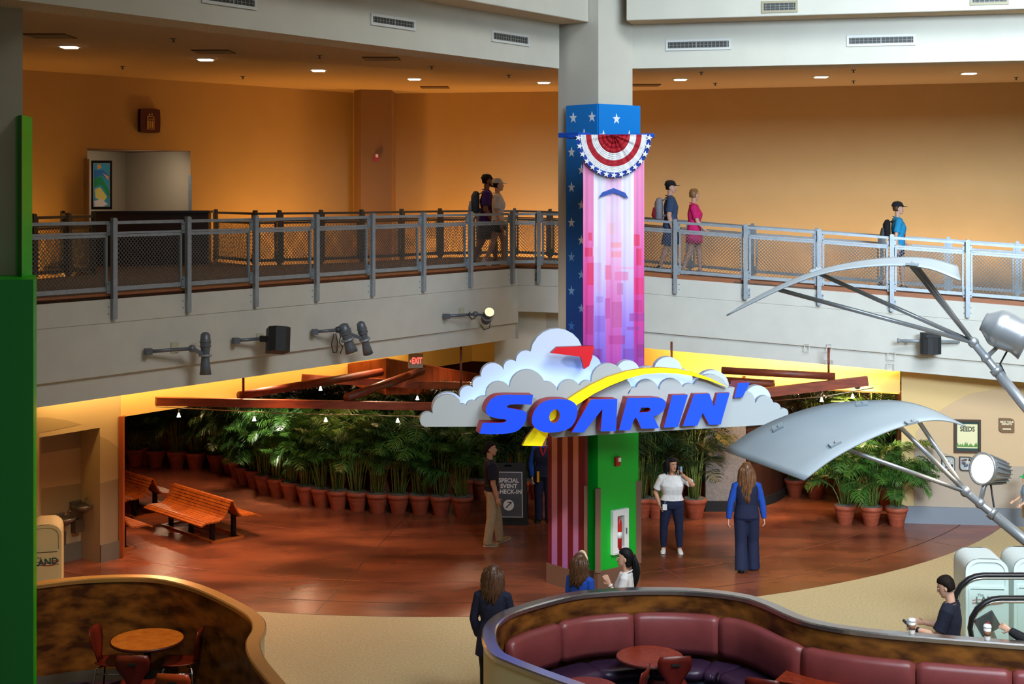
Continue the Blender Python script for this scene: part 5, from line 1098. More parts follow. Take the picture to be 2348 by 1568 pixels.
p = G(1490, 1504, .74); table(p.x, p.y, .40, top_r, 'round reddish table in front of the curved maroon seat'); TRc = p
p = G(1345, 1574, .74); table(p.x, p.y - .03, .36, top_r, 'round reddish table cut off by the bottom edge of the picture')
table(3.516, 15.93, 0, top_r, 'square reddish table at the lower right beside the maroon cushions', (.97, .62), R(-30))
def chair(x, y, rz, label, m=chw, first=[None]):
    root = empty('cafe_chair', (x, y, 0), rz, label, 'chair', 'cafe chairs')
    # seat faces +y ; back at -y
    mb = MB(); g = 9; vs = []
    for j in range(g):
        for i in range(g):
            u = i / (g - 1) * 2 - 1; v = j / (g - 1) * 2 - 1; wv = .20 + .02 * v - .03 * abs(v) ** 4; xx = u * wv * (1 - .12 * v ** 6); vs.append((xx, v * .20, .455 + .02 * u * u + .012 * v * v - (.03 if v > .9 else 0)))
    k = len(vs); vs += [(a, b, c - .012) for a, b, c in vs]; fs = [(j * g + i, j * g + i + 1, (j + 1) * g + i + 1, (j + 1) * g + i) for j in range(g - 1) for i in range(g - 1)]; fs += [tuple(k + q for q in reversed(f)) for f in fs]
    bd = list(range(g)) + [g * j + g - 1 for j in range(1, g)] + [g * (g - 1) + i for i in range(g - 2, -1, -1)] + [g * j for j in range(g - 2, 0, -1)]; fs += [(bd[i], bd[(i + 1) % len(bd)], k + bd[(i + 1) % len(bd)], k + bd[i]) for i in range(len(bd))]
    mb.add(vs, fs, m, True); mb.build('seat', None, root, fixn=True)
    mb = MB(); vs = []; rows_ = [(.44, -.19, .075), (.52, -.215, .08), (.60, -.225, .12), (.70, -.24, .19), (.80, -.26, .205), (.87, -.275, .18)]; g = 9
    for (z, y_, w_) in rows_:
        for i in range(g): u = i / (g - 1) * 2 - 1; vs.append((u * w_, y_ + .035 * u * u, z + (.012 if z > .85 else 0) * (1 - u * u)))
    k = len(vs); vs += [(a, b - .012, c) for a, b, c in vs]; rr_ = len(rows_); fs = [(j * g + i, j * g + i + 1, (j + 1) * g + i + 1, (j + 1) * g + i) for j in range(rr_ - 1) for i in range(g - 1)]; fs += [tuple(k + q for q in reversed(f)) for f in fs]
    bd = list(range(g)) + [g * j + g - 1 for j in range(1, rr_)] + [g * (rr_ - 1) + i for i in range(g - 2, -1, -1)] + [g * j for j in range(rr_ - 2, 0, -1)]; fs += [(bd[i], bd[(i + 1) % len(bd)], k + bd[(i + 1) % len(bd)], k + bd[i]) for i in range(len(bd))]
    mb.add(vs, fs, m, True); b_ = mb.build('backrest', None, root, fixn=True)
    mb = MB(); mb.box((0, -.272, .775), (.10, .012, .028), dark_m); mb.build('handle_slot', None, b_)
    for sx_ in (-1, 1):
        for sy_ in (-1, 1): mb = MB(); mb.tube([(.10 * sx_, .10 * sy_, .435), (.17 * sx_, .17 * sy_, .42), (.20 * sx_, .21 * sy_, .0)], .011, chm, 8); mb.build('leg', None, root)
        mb = MB(); mb.tube([(.175 * sx_, -.175, .36), (.175 * sx_, .175, .36)], .009, chm, 8); mb.build('stretcher', None, root)
    return root
def ch_at(px, py_seat, tx, ty, label, m=chw, z=.46, rz=None):
    p = G(px, py_seat, z); a = math.atan2(ty - p.y, tx - p.x) - math.pi / 2 if rz is None else rz
    return chair(p.x, p.y, a, label, m)
ch_at(262, 1516, TLc.x, TLc.y, 'dark red wooden chair at the left side of the orange table')
ch_at(316, 1568, 0, 0, 'dark red wooden chair seen from behind, in front of the orange table', chw, .46, R(0))
ch_at(412, 1516, TLc.x, TLc.y, 'red wooden chair with chrome legs at the right side of the orange table', chw)
ch_at(415, 1612, 0, 0, 'red wooden chair cut off by the bottom of the picture, left booth', chw2, .46, R(-8))
ch_at(1536, 1570, 0, 0, 'dark wooden chair seen from behind at the round reddish table', chw, .46, R(8))
ch_at(1432, 1610, 0, 0, 'dark wooden chair at the lower edge, left of the round reddish table', chw, .46, R(70))
ch_at(1762, 1625, 0, 0, 'dark wooden chair at the lower left corner of the square table', chw, .46, R(-25))
# coffee cups on the cap
cupw = mat('paper_cup', rgb(236, 234, 228), .5); slv_m = mat('cup_sleeve', rgb(140, 100, 74), .7); lid_m = mat('cup_lid', rgb(246, 246, 246), .35)
for px_, py_, lb in ((2091, 1453, 'white paper coffee cup with brown sleeve, left of the man in the navy polo'), (2264, 1466, 'white paper coffee cup with brown sleeve, right of the man in the navy polo')):
    i = min(range(len(RL)), key=lambda q: abs(CX + F * RL[q].x / RL[q].y - px_) + (100 if q < st0 else 0)); c = Vector((RL[i].x, RL[i].y, CZ + .006)); c = onplane(px_, HY + (ZC - CZ) * F / RL[i].y, Vector(RL[i]), (0, 1, 0)); c.z = CZ + .006
    root = empty('coffee_cup', c, 0, lb, 'cup', 'paper coffee cups')
    mb = MB(); mb.lathe([(.029, 0), (.030, .005), (.042, .142)], (0, 0, 0), cupw, 20); mb.build('cup', None, root); mb = MB(); mb.lathe([(.0335, .045), (.0345, .045), (.040, .10), (.039, .10)], (0, 0, 0), slv_m, 20); mb.build('sleeve', None, root); mb = MB(); mb.lathe([(.045, .138), (.045, .148), (.040, .152), (.038, .166), (.01, .166)], (0, 0, 0), lid_m, 20); mb.build('lid', None, root)

# ---------------------------------------------------------------- escalator rails
rub = mat('black_rubber', rgb(22, 22, 24), .35); glassm = mat('escalator_glass', rgb(240, 252, 248), .03, trans=.96, spec=.5)
for i, (Y, x0, yt, lb) in enumerate(((17.75, 2188, 1318, 'rear escalator balustrade with black handrail and glass at the right edge'), (16.9, 2224, 1371, 'front escalator balustrade with black handrail and glass at the right edge'))):
    s_ = F / Y; X0 = (x0 - CX) / s_; zt_ = ZC - (yt - HY) / s_; r_ = .36; c0 = Vector((X0 + r_, Y, zt_ - r_)); pts_ = [(c0.x + r_ * math.cos(R(a)), Y, c0.z + r_ * math.sin(R(a))) for a in (215, 200, 180, 160, 140, 120, 105, 90)] + [(X0 + 1.6, Y, zt_), (X0 + 3.5, Y, zt_ + .0)]
    root = empty('escalator_balustrade', (X0 + .5, Y, 0), 0, lb, 'escalator rail', 'escalator balustrades'); M = Matrix.Translation(-Vector(root.location))
    mb = MB(); mb.tube(pts_, [(.03, .045)] * len(pts_), rub, 12); mb.build('handrail', None, root, M=M)
    mb = MB(); mb.tube([(x + .0, Y, z - .04) for x, y, z in pts_], .022, chm, 8); mb.build('rail_guide', None, root, M=M)
    gp_ = [(x + (.04 if k < 4 else 0), Y + .006, z - .05) for k, (x, y, z) in enumerate(pts_)] + [(X0 + 3.5, Y + .006, .35), (X0 + .2, Y + .006, .35)]
    mb = MB(); mb.poly(gp_, (0, -.012, 0), glassm); mb.build('glass_panel', None, root, M=M)
    mb = MB(); mb.box((X0 + 1.85, Y, .19), (3.4, .22, .38), stl_m); mb.build('skirt', None, root, M=M)
root = empty('escalator_sign', (5.78, 17.3, 0), 0, 'small black tilted sign on a grey stand behind the escalator glass', 'sign')
mb = MB(); mb.box((0, 0, .95), (.26, .04, .22), black_m, M=Matrix.Rotation(R(-30), 3, 'Y')); mb.box((.0, -.023, .95), (.06, .004, .06), mat('sign_red', rgb(190, 40, 36), .5), M=Matrix.Rotation(R(-30), 3, 'Y')); mb.build('panel', None, root)
mb = MB(); mb.bar((.05, .02, .86), (.38, .02, .02), .09, .05, stl_m); mb.lathe([(.10, 0), (.10, .03)], (.38, .02, 0), stl_m, 16); mb.build('stand', None, root)

# ================================================================ SAIL REFLECTORS
sailm = mat('sail_panel', rgb(178, 188, 194), .5, .05, var=.04, scale=2); stube = mat('brushed_tube', rgb(186, 188, 190), .32, .55)
SG = {}
def sail(name_label, topc, botc, Yt, Yb, bend=0.0):
    n = 28; T_ = catmull([(x, y, 0) for x, y in topc], 8); B_ = catmull([(x, y, 0) for x, y in botc], 8)
    def samp(L, t): f_ = t * (len(L) - 1); i = min(int(f_), len(L) - 2); return L[i].lerp(L[i + 1], f_ - i)
    g = []
    for i in range(n + 1):
        t = i / n; a = samp(T_, t); b = samp(B_, t); pa = Pt(a.x, a.y, Yt[0] + (Yt[1] - Yt[0]) * t); pb = Pt(b.x, b.y, Yb[0] + (Yb[1] - Yb[0]) * t); g.append([pa.lerp(pb, k / 6) for k in range(7)])
    vs = [p for r_ in g for p in r_]; mb = MB(); SG[0] = g; mb.add(vs, [(i * 7 + k, i * 7 + k + 1, (i + 1) * 7 + k + 1, (i + 1) * 7 + k) for i in range(n) for k in range(6)], sailm, True); return mb
def lamp_fix(root, M, c, d, lit, r=.15, L=.30):
    q = Vector(d).normalized().to_track_quat('Z', 'Y').to_matrix()
    if lit: prof_ = [(.02, -.30), (.05, -.29), (.085, -.24), (.11, -.1), (.135, 0), (.14, .02), (.125, .022), (.10, -.03)]
    else: prof_ = [(.03, -.22), (.08, -.22), (.085, -.20), (.15, -.12), (.16, -.10), (.165, -.05), (.16, -.04), (.165, -.03), (.15, .08), (.175, .16), (.165, .16), (.13, .06)]
    mb = MB(); mb.lathe(prof_, c, stube, 28, T=q)
    if lit:
        for k in range(18): a = 2 * math.pi * k / 18; mb.bar(Vector(c) + q @ Vector((math.cos(a) * .12, math.sin(a) * .12, -.02)), Vector(c) + q @ Vector((math.cos(a) * .085, math.sin(a) * .085, -.25)), .006, .03, stube, up=q @ Vector((math.cos(a), math.sin(a), 0)))
    b = mb.build('lamp_head', None, root, M=M)
    mb = MB(); mb.lathe([(0, .0), (.118, .012)], c, mat('lamp_on', rgb(255, 246, 225), emit=(1, .86, .62, 1), es=4) if lit else mat('lamp_glass', rgb(200, 205, 210), .1), 28, T=q); mb.build('lens', None, b, M=M)
def fixture2(label, sl, node, end, struts, pole_r, lampc, lampd, lit, Yn, tabs):
    sl_g = SG[0]
    root = empty('sail_light', Pt(end[0], end[1], end[2]), 0, label, 'reflector light', 'sail reflector lights'); M = Matrix.Translation(-Vector(root.location))
    o = sl.build('sail', None, root, M=M); md2 = o.modifiers.new('t', 'SOLIDIFY'); md2.thickness = .012
    nd = Pt(node[0], node[1], Yn)
    for (x, y, Y) in struts: mb = MB(); mb.tube([Pt(x, y, Y), nd], .019, stube, 12); mb.build('strut', None, root, M=M)
    mb = MB(); e_ = Pt(*end); mb.tube([nd, e_], pole_r, stube, 16); mb.tube([nd.lerp(e_, .42), nd.lerp(e_, .5)], pole_r * 1.5, stube, 16); mb.tube([nd.lerp(e_, .5), nd.lerp(e_, 2.2)], pole_r * 1.28, stube, 16); mb.ball(nd, pole_r * 1.4, stube, 12, 8); mb.build('pole', None, root, M=M)
    c = Pt(*lampc); lamp_fix(root, M, c, lampd, lit)
    mb = MB(); q = nd.lerp(e_, .25); mb.tube([q, q.lerp(c, .5) + Vector((.02, 0, .0)), c - Vector(lampd).normalized() * .13], .02, stube, 10); mb.ball(q, .045, stube, 10, 6); mb.build('lamp_bracket', None, root, M=M)
    mb = MB(); mb.tube([c + Vector((.05, 0, -.05)), q + Vector((.12, .0, -.05)), nd.lerp(e_, .8)], .008, black_m, 6); mb.build('cable', None, root, M=M)
    for (x, y, Y) in tabs:
        i_, k_ = min(((i, k) for i in range(1, len(sl_g) - 1) for k in range(7)), key=lambda q: (CX + F * sl_g[q[0]][q[1]].x / sl_g[q[0]][q[1]].y - x) ** 2 + (HY + F * (ZC - sl_g[q[0]][q[1]].z) / sl_g[q[0]][q[1]].y - y) ** 2)
        p = sl_g[i_][k_]; tx_ = (sl_g[i_ + 1][k_] - sl_g[i_ - 1][k_]).normalized(); ty_ = (sl_g[i_][6] - sl_g[i_][0]).normalized(); tz_ = tx_.cross(ty_).normalized(); tz_ = tz_ if tz_.z > 0 else -tz_; p = p + tz_ * .012
        mb = MB(); mb.box(p, (.10, .07, .02), sailm, M=Matrix((tx_, tz_.cross(tx_), tz_)).transposed()); mb.ball(p + Vector((0, -.02, .012)), .012, stube, 8, 5); mb.build('clip', None, root, M=M)
up_t = [(1665, 722), (1720, 688), (1790, 652), (1870, 620), (1960, 599), (2050, 589), (2130, 591), (2196, 608)]; up_b = [(1665, 722), (1730, 690), (1800, 657), (1880, 628), (1960, 613), (2050, 607), (2130, 614), (2203, 642)]
fixture2('upper sail shaped reflector with steel struts and an unlit lamp at the right', sail('', up_t, up_b, (12.9, 12.4), (12.3, 11.6)), (2232, 785), (2348, 928, 11.9), [(1785, 664, 12.35), (1880, 628, 12.5), (2090, 610, 12.1), (2103, 612, 11.9)], .034, (2312, 762, 12.0), (.75, -.35, -.35), False, 12.1, [(1872, 622, 12.3), (2085, 609, 11.95)])
lo_t = [(1660, 1033), (1720, 990), (1800, 953), (1890, 927), (1980, 918), (2060, 918), (2130, 935), (2215, 975)]; lo_b = [(1843, 1100), (1900, 1057), (1960, 1022), (2030, 990), (2090, 970), (2140, 962), (2180, 965), (2215, 976)]
fixture2('lower sail shaped reflector with struts and a bright lit lamp at the right', sail('', lo_t, lo_b, (12.9, 12.2), (11.7, 12.0)), (2214, 1127), (2348, 1237, 11.8), [(1950, 1033, 11.9), (2060, 975, 12.0), (2108, 968, 12.1)], .034, (2255, 1075, 12.0), (-.85, -.5, .22), True, 12.0, [(1785, 978, 12.35), (1985, 926, 12.5), (2092, 964, 12.05), (1923, 1022, 11.85)])
spot('sail_lamp_beam', tuple(Pt(2240, 1072, 12.0)), tuple(Pt(2050, 1030, 12.1)), 20, (1, .84, .6), 80, .6, .06)

# ================================================================ PEOPLE
def skin_mat(nm, c): return mat('skin_' + nm, c, .5, var=.04, scale=12)
SK_L = skin_mat('light', rgb(224, 172, 144)); SK_M = skin_mat('tan', rgb(198, 142, 110)); SK_D = skin_mat('brown', rgb(150, 98, 70))
def cloth(nm, r, g, b): return mat('cloth_' + nm, rgb(r, g, b), .85, var=.08, scale=14, bump=.25, bscale=22)
eye_w = mat('eye_white', rgb(225, 220, 215), .3); eye_d = mat('eye_dark', rgb(36, 24, 18), .2); lip_c = mat('lip', rgb(168, 88, 80), .5)
def remesh(o, v, sm_=2):
    m = o.modifiers.new('fuse', 'REMESH'); m.mode = 'VOXEL'; m.voxel_size = v; m.use_smooth_shade = True
    if sm_: s = o.modifiers.new('soft', 'SMOOTH'); s.factor = .5; s.iterations = sm_
    return o
def V(*a): return Vector(a)
def person(loc, face, H, label, skin=SK_L, group=None, female=False, bulk=1.0, lean=0.0, head=(0, 0), arms=None, legs=None, top=None, bottom=None, shoes=None, hair=None, cap=None, belt=None, vest=None, handcurl=(.5, .5), z=0.0, extra=None, hand_dir=(None, None), facial=False):
    """local frame: +y is forward, +x the person's right ... face = heading in degrees, 0 looks away from the camera (+y)"""
    root = empty('person', loc, R(face), label, 'person', group); k = H / 1.75
    legs = legs or (((0, 0.02, -1), (0, -.02, -1)), ((0, 0.02, -1), (0, -.02, -1)))
    arms = arms or (((-.12, 0, -1), (-.05, .12, -1)), ((.12, 0, -1), (.05, .12, -1)))
    th, sh = .245 * H, .235 * H
    hipw = .052 * H * (1.08 if female else 1.0)
    knees = []; ank = []
    for s, (d1, d2) in zip((-1, 1), legs):
        h = V(hipw * s, 0, 0); kn = h + V(*d1).normalized() * th; knees.append(kn); ank.append(kn + V(*d2).normalized() * sh)
    hz = -min(a.z for a in ank) + .045 * H
    hips = V(0, 0, hz)
    knees = [q + hips for q in knees]; ank = [q + hips for q in ank]
    def sp(p): return p + V(0, lean * (p.z - hz), 0) if p.z > hz else p
    shz = hz + .292 * H; shw = (.100 if female else .113) * H * (bulk ** .5)
    nb = sp(V(0, -.01 * k, shz + .03 * H)); hc = nb + V(0, .012 * k, .045 * H)
    HR_ = Matrix.Rotation(R(head[0]), 3, 'Z') @ Matrix.Rotation(R(head[1]), 3, 'X'); hs = .228 * (H / 1.75) ** .5 / .228
    def hp(x, y, zz): return hc + HR_ @ V(x * hs, y * hs + .005, zz * hs - .005)
    # ---- body
    mb = MB(); n = 16
    def rings(mb, rs, m=None, grow=0.0, nn=18):
        vs = []
        for (zz, w, d, yo) in rs:
            for j in range(nn):
                a = 2 * math.pi * j / nn; c, s = math.cos(a), math.sin(a); e_ = .8
                vs.append(sp(V((w + grow) * math.copysign(abs(c) ** e_, c), (d + grow) * math.copysign(abs(s) ** e_, s) + yo, zz)))
        q = len(rs); fs = [(i * nn + j, i * nn + (j + 1) % nn, (i + 1) * nn + (j + 1) % nn, (i + 1) * nn + j) for i in range(q - 1) for j in range(nn)] + [tuple(reversed(range(nn))), tuple((q - 1) * nn + j for j in range(nn))]
        mb.add(vs, fs, m, True)
    B = bulk; bust = .018 * H if female else .004 * H
    TR = [(hz - .045 * H, .075 * H * B, .055 * H * B, 0), (hz, .094 * H * B, .066 * H * B, -.004 * H), (hz + .06 * H, .086 * H * B, .060 * H * B, 0), (hz + .11 * H, (.073 if female else .080) * H * B, .054 * H * B, .003 * H), (hz + .17 * H, .084 * H * B, .060 * H * B + bust * .4, bust * .5), (hz + .21 * H, .090 * H * B, .062 * H * B + bust * .5, bust * .6), (hz + .265 * H, .098 * H, .055 * H, 0), (hz + .30 * H, .080 * H, .044 * H, -.004 * H), (hz + .318 * H, .040 * H, .036 * H, -.008 * H)]
    rings(mb, TR)
    mb.tube([sp(V(0, -.012 * k, shz)), nb, hp(0, -.012, .05)], [.038 * H * (.85 if female else 1), .031 * H * (.85 if female else 1), .032 * H], None, 14)
    HD = [(-.004, .024, .078, .03), (.018, .046, .088, .0), (.045, .058, .092, -.045), (.08, .066, .092, -.078), (.115, .071, .090, -.094), (.15, .073, .088, -.099), (.18, .069, .074, -.094), (.205, .054, .048, -.072), (.221, .032, .018, -.045), (.227, .008, -.006, -.02)]
    def headshell(mb, g=0.0, m=None, z0=-1, nn=20, back=0.0):
        vs = []; rs = [r_ for r_ in HD if r_[0] >= z0]
        for (zz, w, yf, yb) in rs:
            cyy = (yf + yb - back) / 2; dy = (yf - yb + back) / 2 + g
            for j in range(nn): a = 2 * math.pi * j / nn; vs.append(hp((w + g) * math.cos(a), cyy + dy * math.sin(a), zz + g * (1.0 if zz > .18 else 0)))
        q = len(rs); mb.add(vs, [(i * nn + j, i * nn + (j + 1) % nn, (i + 1) * nn + (j + 1) % nn, (i + 1) * nn + j) for i in range(q - 1) for j in range(nn)] + [tuple(reversed(range(nn))), tuple((q - 1) * nn + j for j in range(nn))], m, True)
    headshell(mb)
    mb.tube([hp(0, .084, .128), hp(0, .102, .098), hp(0, .108, .084), hp(0, .09, .074)], [.008, .012, .015, .010], None, 8)
    mb.ball(hp(0, .088, .052), (.02, .010, .012), None, 8, 6)
    mb.ball(hp(0, .082, .015), (.02, .014, .014), None, 8, 6)
    for s in (-1, 1): mb.ball(hp(.073 * s, -.008, .098), (.010, .020, .032), None, 8, 6)
    wr = []
    for i, (s, (d1, d2)) in enumerate(zip((-1, 1), arms)):
        S_ = sp(V(shw * s, -.004 * H, shz - .012 * H)); E = S_ + V(*d1).normalized() * (.172 * H); Wp = E + V(*d2).normalized() * (.148 * H); wr.append((S_, E, Wp))
        ar = (.027 if female else .031) * H * (B ** .5)
        mb.tube([sp(V(shw * s * .55, -.004 * H, shz)), S_, S_.lerp(E, .5), E, E.lerp(Wp, .3), Wp], [ar * 1.1, ar * 1.1, ar, ar * .8, ar * .82, ar * .52], None, 12)
        mb.ball(E, ar * .86, None, 12, 8)
        f = (V(*hand_dir[i]) if hand_dir[i] else (Wp - E)).normalized(); nrm = V(-s, .15, 0) if abs(f.x) < .8 else V(0, 0, -1); nrm = (nrm - f * nrm.dot(f)).normalized(); w_ = f.cross(nrm)
        if w_.dot(V(0, 1, 0)) < 0 and abs(f.z) > .5: w_ = -w_
        pl = .055 * H * .95; u = k
        mb.tube([Wp - f * .01, Wp + f * pl * .4, Wp + f * pl], [(.014 * u, .022 * u), (.015 * u, .036 * u), (.013 * u, .040 * u)], None, 12, ref=nrm)
        cu = handcurl[i]
        for j, (ofs, fl_) in enumerate(((.030, .066), (.0105, .074), (-.0105, .069), (-.030, .055))):
            b0_ = Wp + f * pl * .9 + w_ * ofs * u; dd_ = (f + w_ * ofs * 2.2).normalized(); pts_ = [b0_]
            a_ = 0
            for q, fr_ in enumerate((.45, .30, .25)):
                a_ += cu * (.5 + .12 * j) + .08; pts_.append(pts_[-1] + (dd_ * math.cos(a_) + nrm * math.sin(a_)) * fl_ * fr_ * u)
            mb.tube(pts_, [.0094 * u, .0092 * u, .0088 * u, .0074 * u], None, 7)
        t0 = Wp + f * pl * .25 + w_ * .026 * u; mb.tube([t0, t0 + (f * .5 + w_ * .75 + nrm * .25).normalized() * .035 * u, t0 + (f * .5 + w_ * .75 + nrm * .25).normalized() * .035 * u + (f * .85 + w_ * .2 + nrm * .45).normalized() * .032 * u], [.013 * u, .0105 * u, .0085 * u], None, 7)
    lr = .052 * H * B ** .5
    for s, kn, an, (d1, d2) in zip((-1, 1), knees, ank, legs):
        hpnt = hips + V(hipw * s, 0, 0)
        mb.tube([hpnt + V(0, 0, .02), hpnt.lerp(kn, .35), kn, kn.lerp(an, .3), kn.lerp(an, .8), an - V(0, 0, .02 * H)], [lr * 1.05, lr * .95, lr * .62, lr * .66, lr * .42, lr * .42], None, 12)
    bd = mb.build('body', skin, root, fixn=False); remesh(bd, .0062, 1)
    # ---- face
    for s in (-1, 1):
        e_ = MB(); e_.ball(hp(.030 * s, .0815, .116), (.0125, .0095, .0065), eye_w, 10, 7); e_.ball(hp(.030 * s, .0875, .116), (.0062, .0050, .0060), eye_d, 8, 6); e_.build('eye', None, root)
        e_ = MB(); e_.tube([hp(.046 * s, .078, .136), hp(.030 * s, .088, .141), hp(.014 * s, .089, .137)], .0042, (hair[1] if hair else eye_d), 5); e_.build('eyebrow', None, root)
    e_ = MB(); e_.tube([hp(-.024, .086, .050), hp(0, .098, .0525), hp(.024, .086, .050)], [.003, .0065, .003], lip_c, 6); e_.build('mouth', None, root)
    if facial: e_ = MB(); e_.tube([hp(-.058, .03, .06), hp(-.045, .075, .02), hp(0, .096, .006), hp(.045, .075, .02), hp(.058, .03, .06)], [.010, .014, .02, .014, .010], hair[1], 8); e_.build('beard', None, root)
    # ---- trousers
    if bottom:
        bm2, kind = bottom[0], bottom[1]; mb = MB(); g = .012
        rings(mb, [(a, b, c, d) for a, b, c, d in TR if a <= hz + .07 * H], None, g)
        for s, kn, an in zip((-1, 1), knees, ank):
            hpnt = hips + V(hipw * s, 0, 0); l = lr + g
            if kind == 'long': mb.tube([hpnt + V(0, 0, .0), hpnt.lerp(kn, .3), kn, kn.lerp(an, .4), an + V(0, 0, .0 * H), an - V(0, -.005, .022 * H)], [l * 1.08, l * 1.02, l * .82, l * .78, l * .72, l * .76], None, 16)
            elif kind == 'slim': mb.tube([hpnt, hpnt.lerp(kn, .3), kn, kn.lerp(an, .35), an + V(0, 0, .012 * H)], [l * 1.05, l * .98, l * .68, l * .66, l * .46], None, 16)
            elif kind == 'wide': mb.tube([hpnt, hpnt.lerp(kn, .3), kn, kn.lerp(an, .4), an - V(0, 0, .03 * H)], [l * 1.1, l * 1.05, l * .92, l * .98, l * 1.08], None, 16)
            elif kind == 'shorts': mb.tube([hpnt, hpnt.lerp(kn, .4), kn.lerp(hpnt, .08)], [l * 1.1, l * 1.15, l * 1.12], None, 16)
            elif kind == 'short': mb.tube([hpnt, hpnt.lerp(kn, .5)], [l * 1.1, l * 1.15], None, 16)
        nm = 'trousers' if kind in ('long', 'slim', 'wide') else 'shorts'; remesh(mb.build(nm, bm2, root), .011, 2)
    # ---- top
    if top:
        tm_, sl, hem = top; mb = MB(); g = .019
        z_h = hz + hem * H; rs = [r_ for r_ in TR[:-1] if r_[0] > z_h]
        if hem < 0: rs = [(z_h, (.098 + .10 * min(.25, -hem)) * H * B, (.070 + .08 * min(.25, -hem)) * H * B, 0), (hz - .03 * H, .100 * H * B, .072 * H * B, 0)] + [r_ for r_ in rs if r_[0] > hz - .01 * H]
        else: rs = [(z_h, .093 * H * B, .066 * H * B, 0)] + rs
        rs = rs + [(hz + .316 * H, .048 * H, .042 * H, -.008 * H)]
        rings(mb, rs, None, g)
        for (S_, E, Wp), s in zip(wr, (-1, 1)):
            ar = (.027 if female else .031) * H * (B ** .5) + g * .75; a0 = sp(V(shw * s * .5, -.004 * H, shz + .004 * H))
            if sl == 'short': mb.tube([a0, S_, S_.lerp(E, .45), S_.lerp(E, .78)], [ar * 1.1, ar * 1.1, ar * 1.08, ar * 1.18], None, 14)
            elif sl == 'long': mb.tube([a0, S_, S_.lerp(E, .5), E, E.lerp(Wp, .4), E.lerp(Wp, .97)], [ar * 1.1, ar * 1.1, ar * 1.0, ar * .9, ar * .9, ar * .68], None, 14)
        remesh(mb.build('shirt', tm_, root), .010, 2)
        mb = MB(); mb.tube([sp(V(.040 * H * math.cos(a), -.008 * H + .037 * H * math.sin(a), hz + .322 * H - .014 * H * math.sin(a))) + V(.018 * math.cos(a), .018 * math.sin(a), 0) for a in [R(q) for q in range(0, 361, 30)]], .010, tm_, 6); mb.build('collar', None, root)
    if vest:
        mb = MB(); rings(mb, [(hz - .02 * H, .098 * H * B, .070 * H * B, 0)] + TR[1:8], None, .032); remesh(mb.build('vest', vest, root), .011, 2)
    if belt: mb = MB(); rings(mb, [(hz + .066 * H, .086 * H * B, .060 * H * B, 0), (hz + .085 * H, .084 * H * B, .059 * H * B, 0)], belt, .027); mb.build('belt', None, root)
    # ---- shoes
    if shoes:
        for i, (s, an, (d1, d2)) in enumerate(zip((-1, 1), ank, legs)):
            up = -V(*d2).normalized(); toe = shoes[2][i] if len(shoes) > 2 else 0; fwd = V(.12 * s, 1, 0).normalized(); q = Matrix.Rotation(R(toe), 3, 'X'); a0 = an.copy()
            mb = MB(); F_ = lambda x, y, z_: a0 + q @ (fwd * y + V(x, 0, z_))
            L_ = .15 * H
            mb.tube([F_(0, -.035 * H, -.02 * H), F_(0, 0, -.018 * H), F_(0, .045 * H, -.024 * H), F_(0, .085 * H, -.030 * H), F_(0, .105 * H, -.033 * H)], [(.022 * H, .020 * H), (.026 * H, .024 * H), (.020 * H, .027 * H), (.014 * H, .027 * H), (.007 * H, .015 * H)], shoes[0], 14, ref=(0, 0, 1))
            mb.tube([F_(0, -.01 * H, -.0 * H), F_(0, -.005 * H, .012 * H)], [.026 * H, .024 * H], shoes[0], 12)
            o = mb.build('shoe', None, root)
            mb = MB(); mb.tube([F_(0, -.042 * H, -.040 * H), F_(0, .03 * H, -.040 * H), F_(0, .085 * H, -.040 * H), F_(0, .112 * H, -.038 * H)], [(.006 * H, .020 * H), (.006 * H, .026 * H), (.006 * H, .030 * H), (.004 * H, .014 * H)], shoes[1], 12, ref=(0, 0, 1)); mb.build('sole', None, o)
    # ---- hair
    if hair:
        kind, hm = hair[0], hair[1]; mb = MB(); g = .012
        nn = 24; rs = [(.06, .066, .0, -.085), (.09, .071, .0, -.094), (.115, .073, .015, -.099), (.15, .075, .035, -.103), (.168, .074, .056, -.101), (.188, .068, .070, -.095), (.21, .054, .052, -.076), (.226, .034, .020, -.05), (.233, .008, -.006, -.02)]
        if kind != 'short': rs = [(.0, .058, -.02, -.075), (.03, .064, -.01, -.085)] + rs
        vs = []
        for (zz, w, yf, yb) in rs:
            c_ = (yf + yb) / 2; dy = (yf - yb) / 2 + g
            for j in range(nn): a = 2 * math.pi * j / nn; vs.append(hp((w + g) * math.cos(a), c_ + dy * math.sin(a), zz + (g if zz > .2 else 0)))
        q = len(rs); mb.add(vs, [(i * nn + j, i * nn + (j + 1) % nn, (i + 1) * nn + (j + 1) % nn, (i + 1) * nn + j) for i in range(q - 1) for j in range(nn)] + [tuple(reversed(range(nn))), tuple((q - 1) * nn + j for j in range(nn))], hm, True)
        rr = random.Random(int(abs(loc[0]) * 100))
        if kind == 'long':
            Lh = hair[2]
            for i in range(190):
                a = rr.uniform(R(150), R(390)); x0 = .080 * math.cos(a); y0 = -.02 + .082 * math.sin(a); z0 = rr.uniform(.08, .2); l = Lh * rr.uniform(.75, 1.05); wv = rr.uniform(.006, .016); ph = rr.uniform(0, 6); pts_ = [hp(x0 * .8, y0 * .8, .20 if z0 > .12 else .16)]
                for q_ in range(1, 7): t = q_ / 6; wk_ = 1.08 + .55 * math.sin(math.pi * min(1, t * .8 + .1)); p = hp(x0 * wk_, y0 * (1.05 + .25 * t) - .02 * t, z0); p.z -= l * t * .98; p += V(math.sin(ph + t * 9) * wv, math.cos(ph + t * 8) * wv * .6, 0); pts_.append(p)
                mb.tube(pts_, [.012, .016, .017, .017, .015, .011, .003], hm, 5)
        elif kind == 'pony':
            c0 = hp(0, -.115, .14); mb.ball(c0, .03, hm, 10, 6)
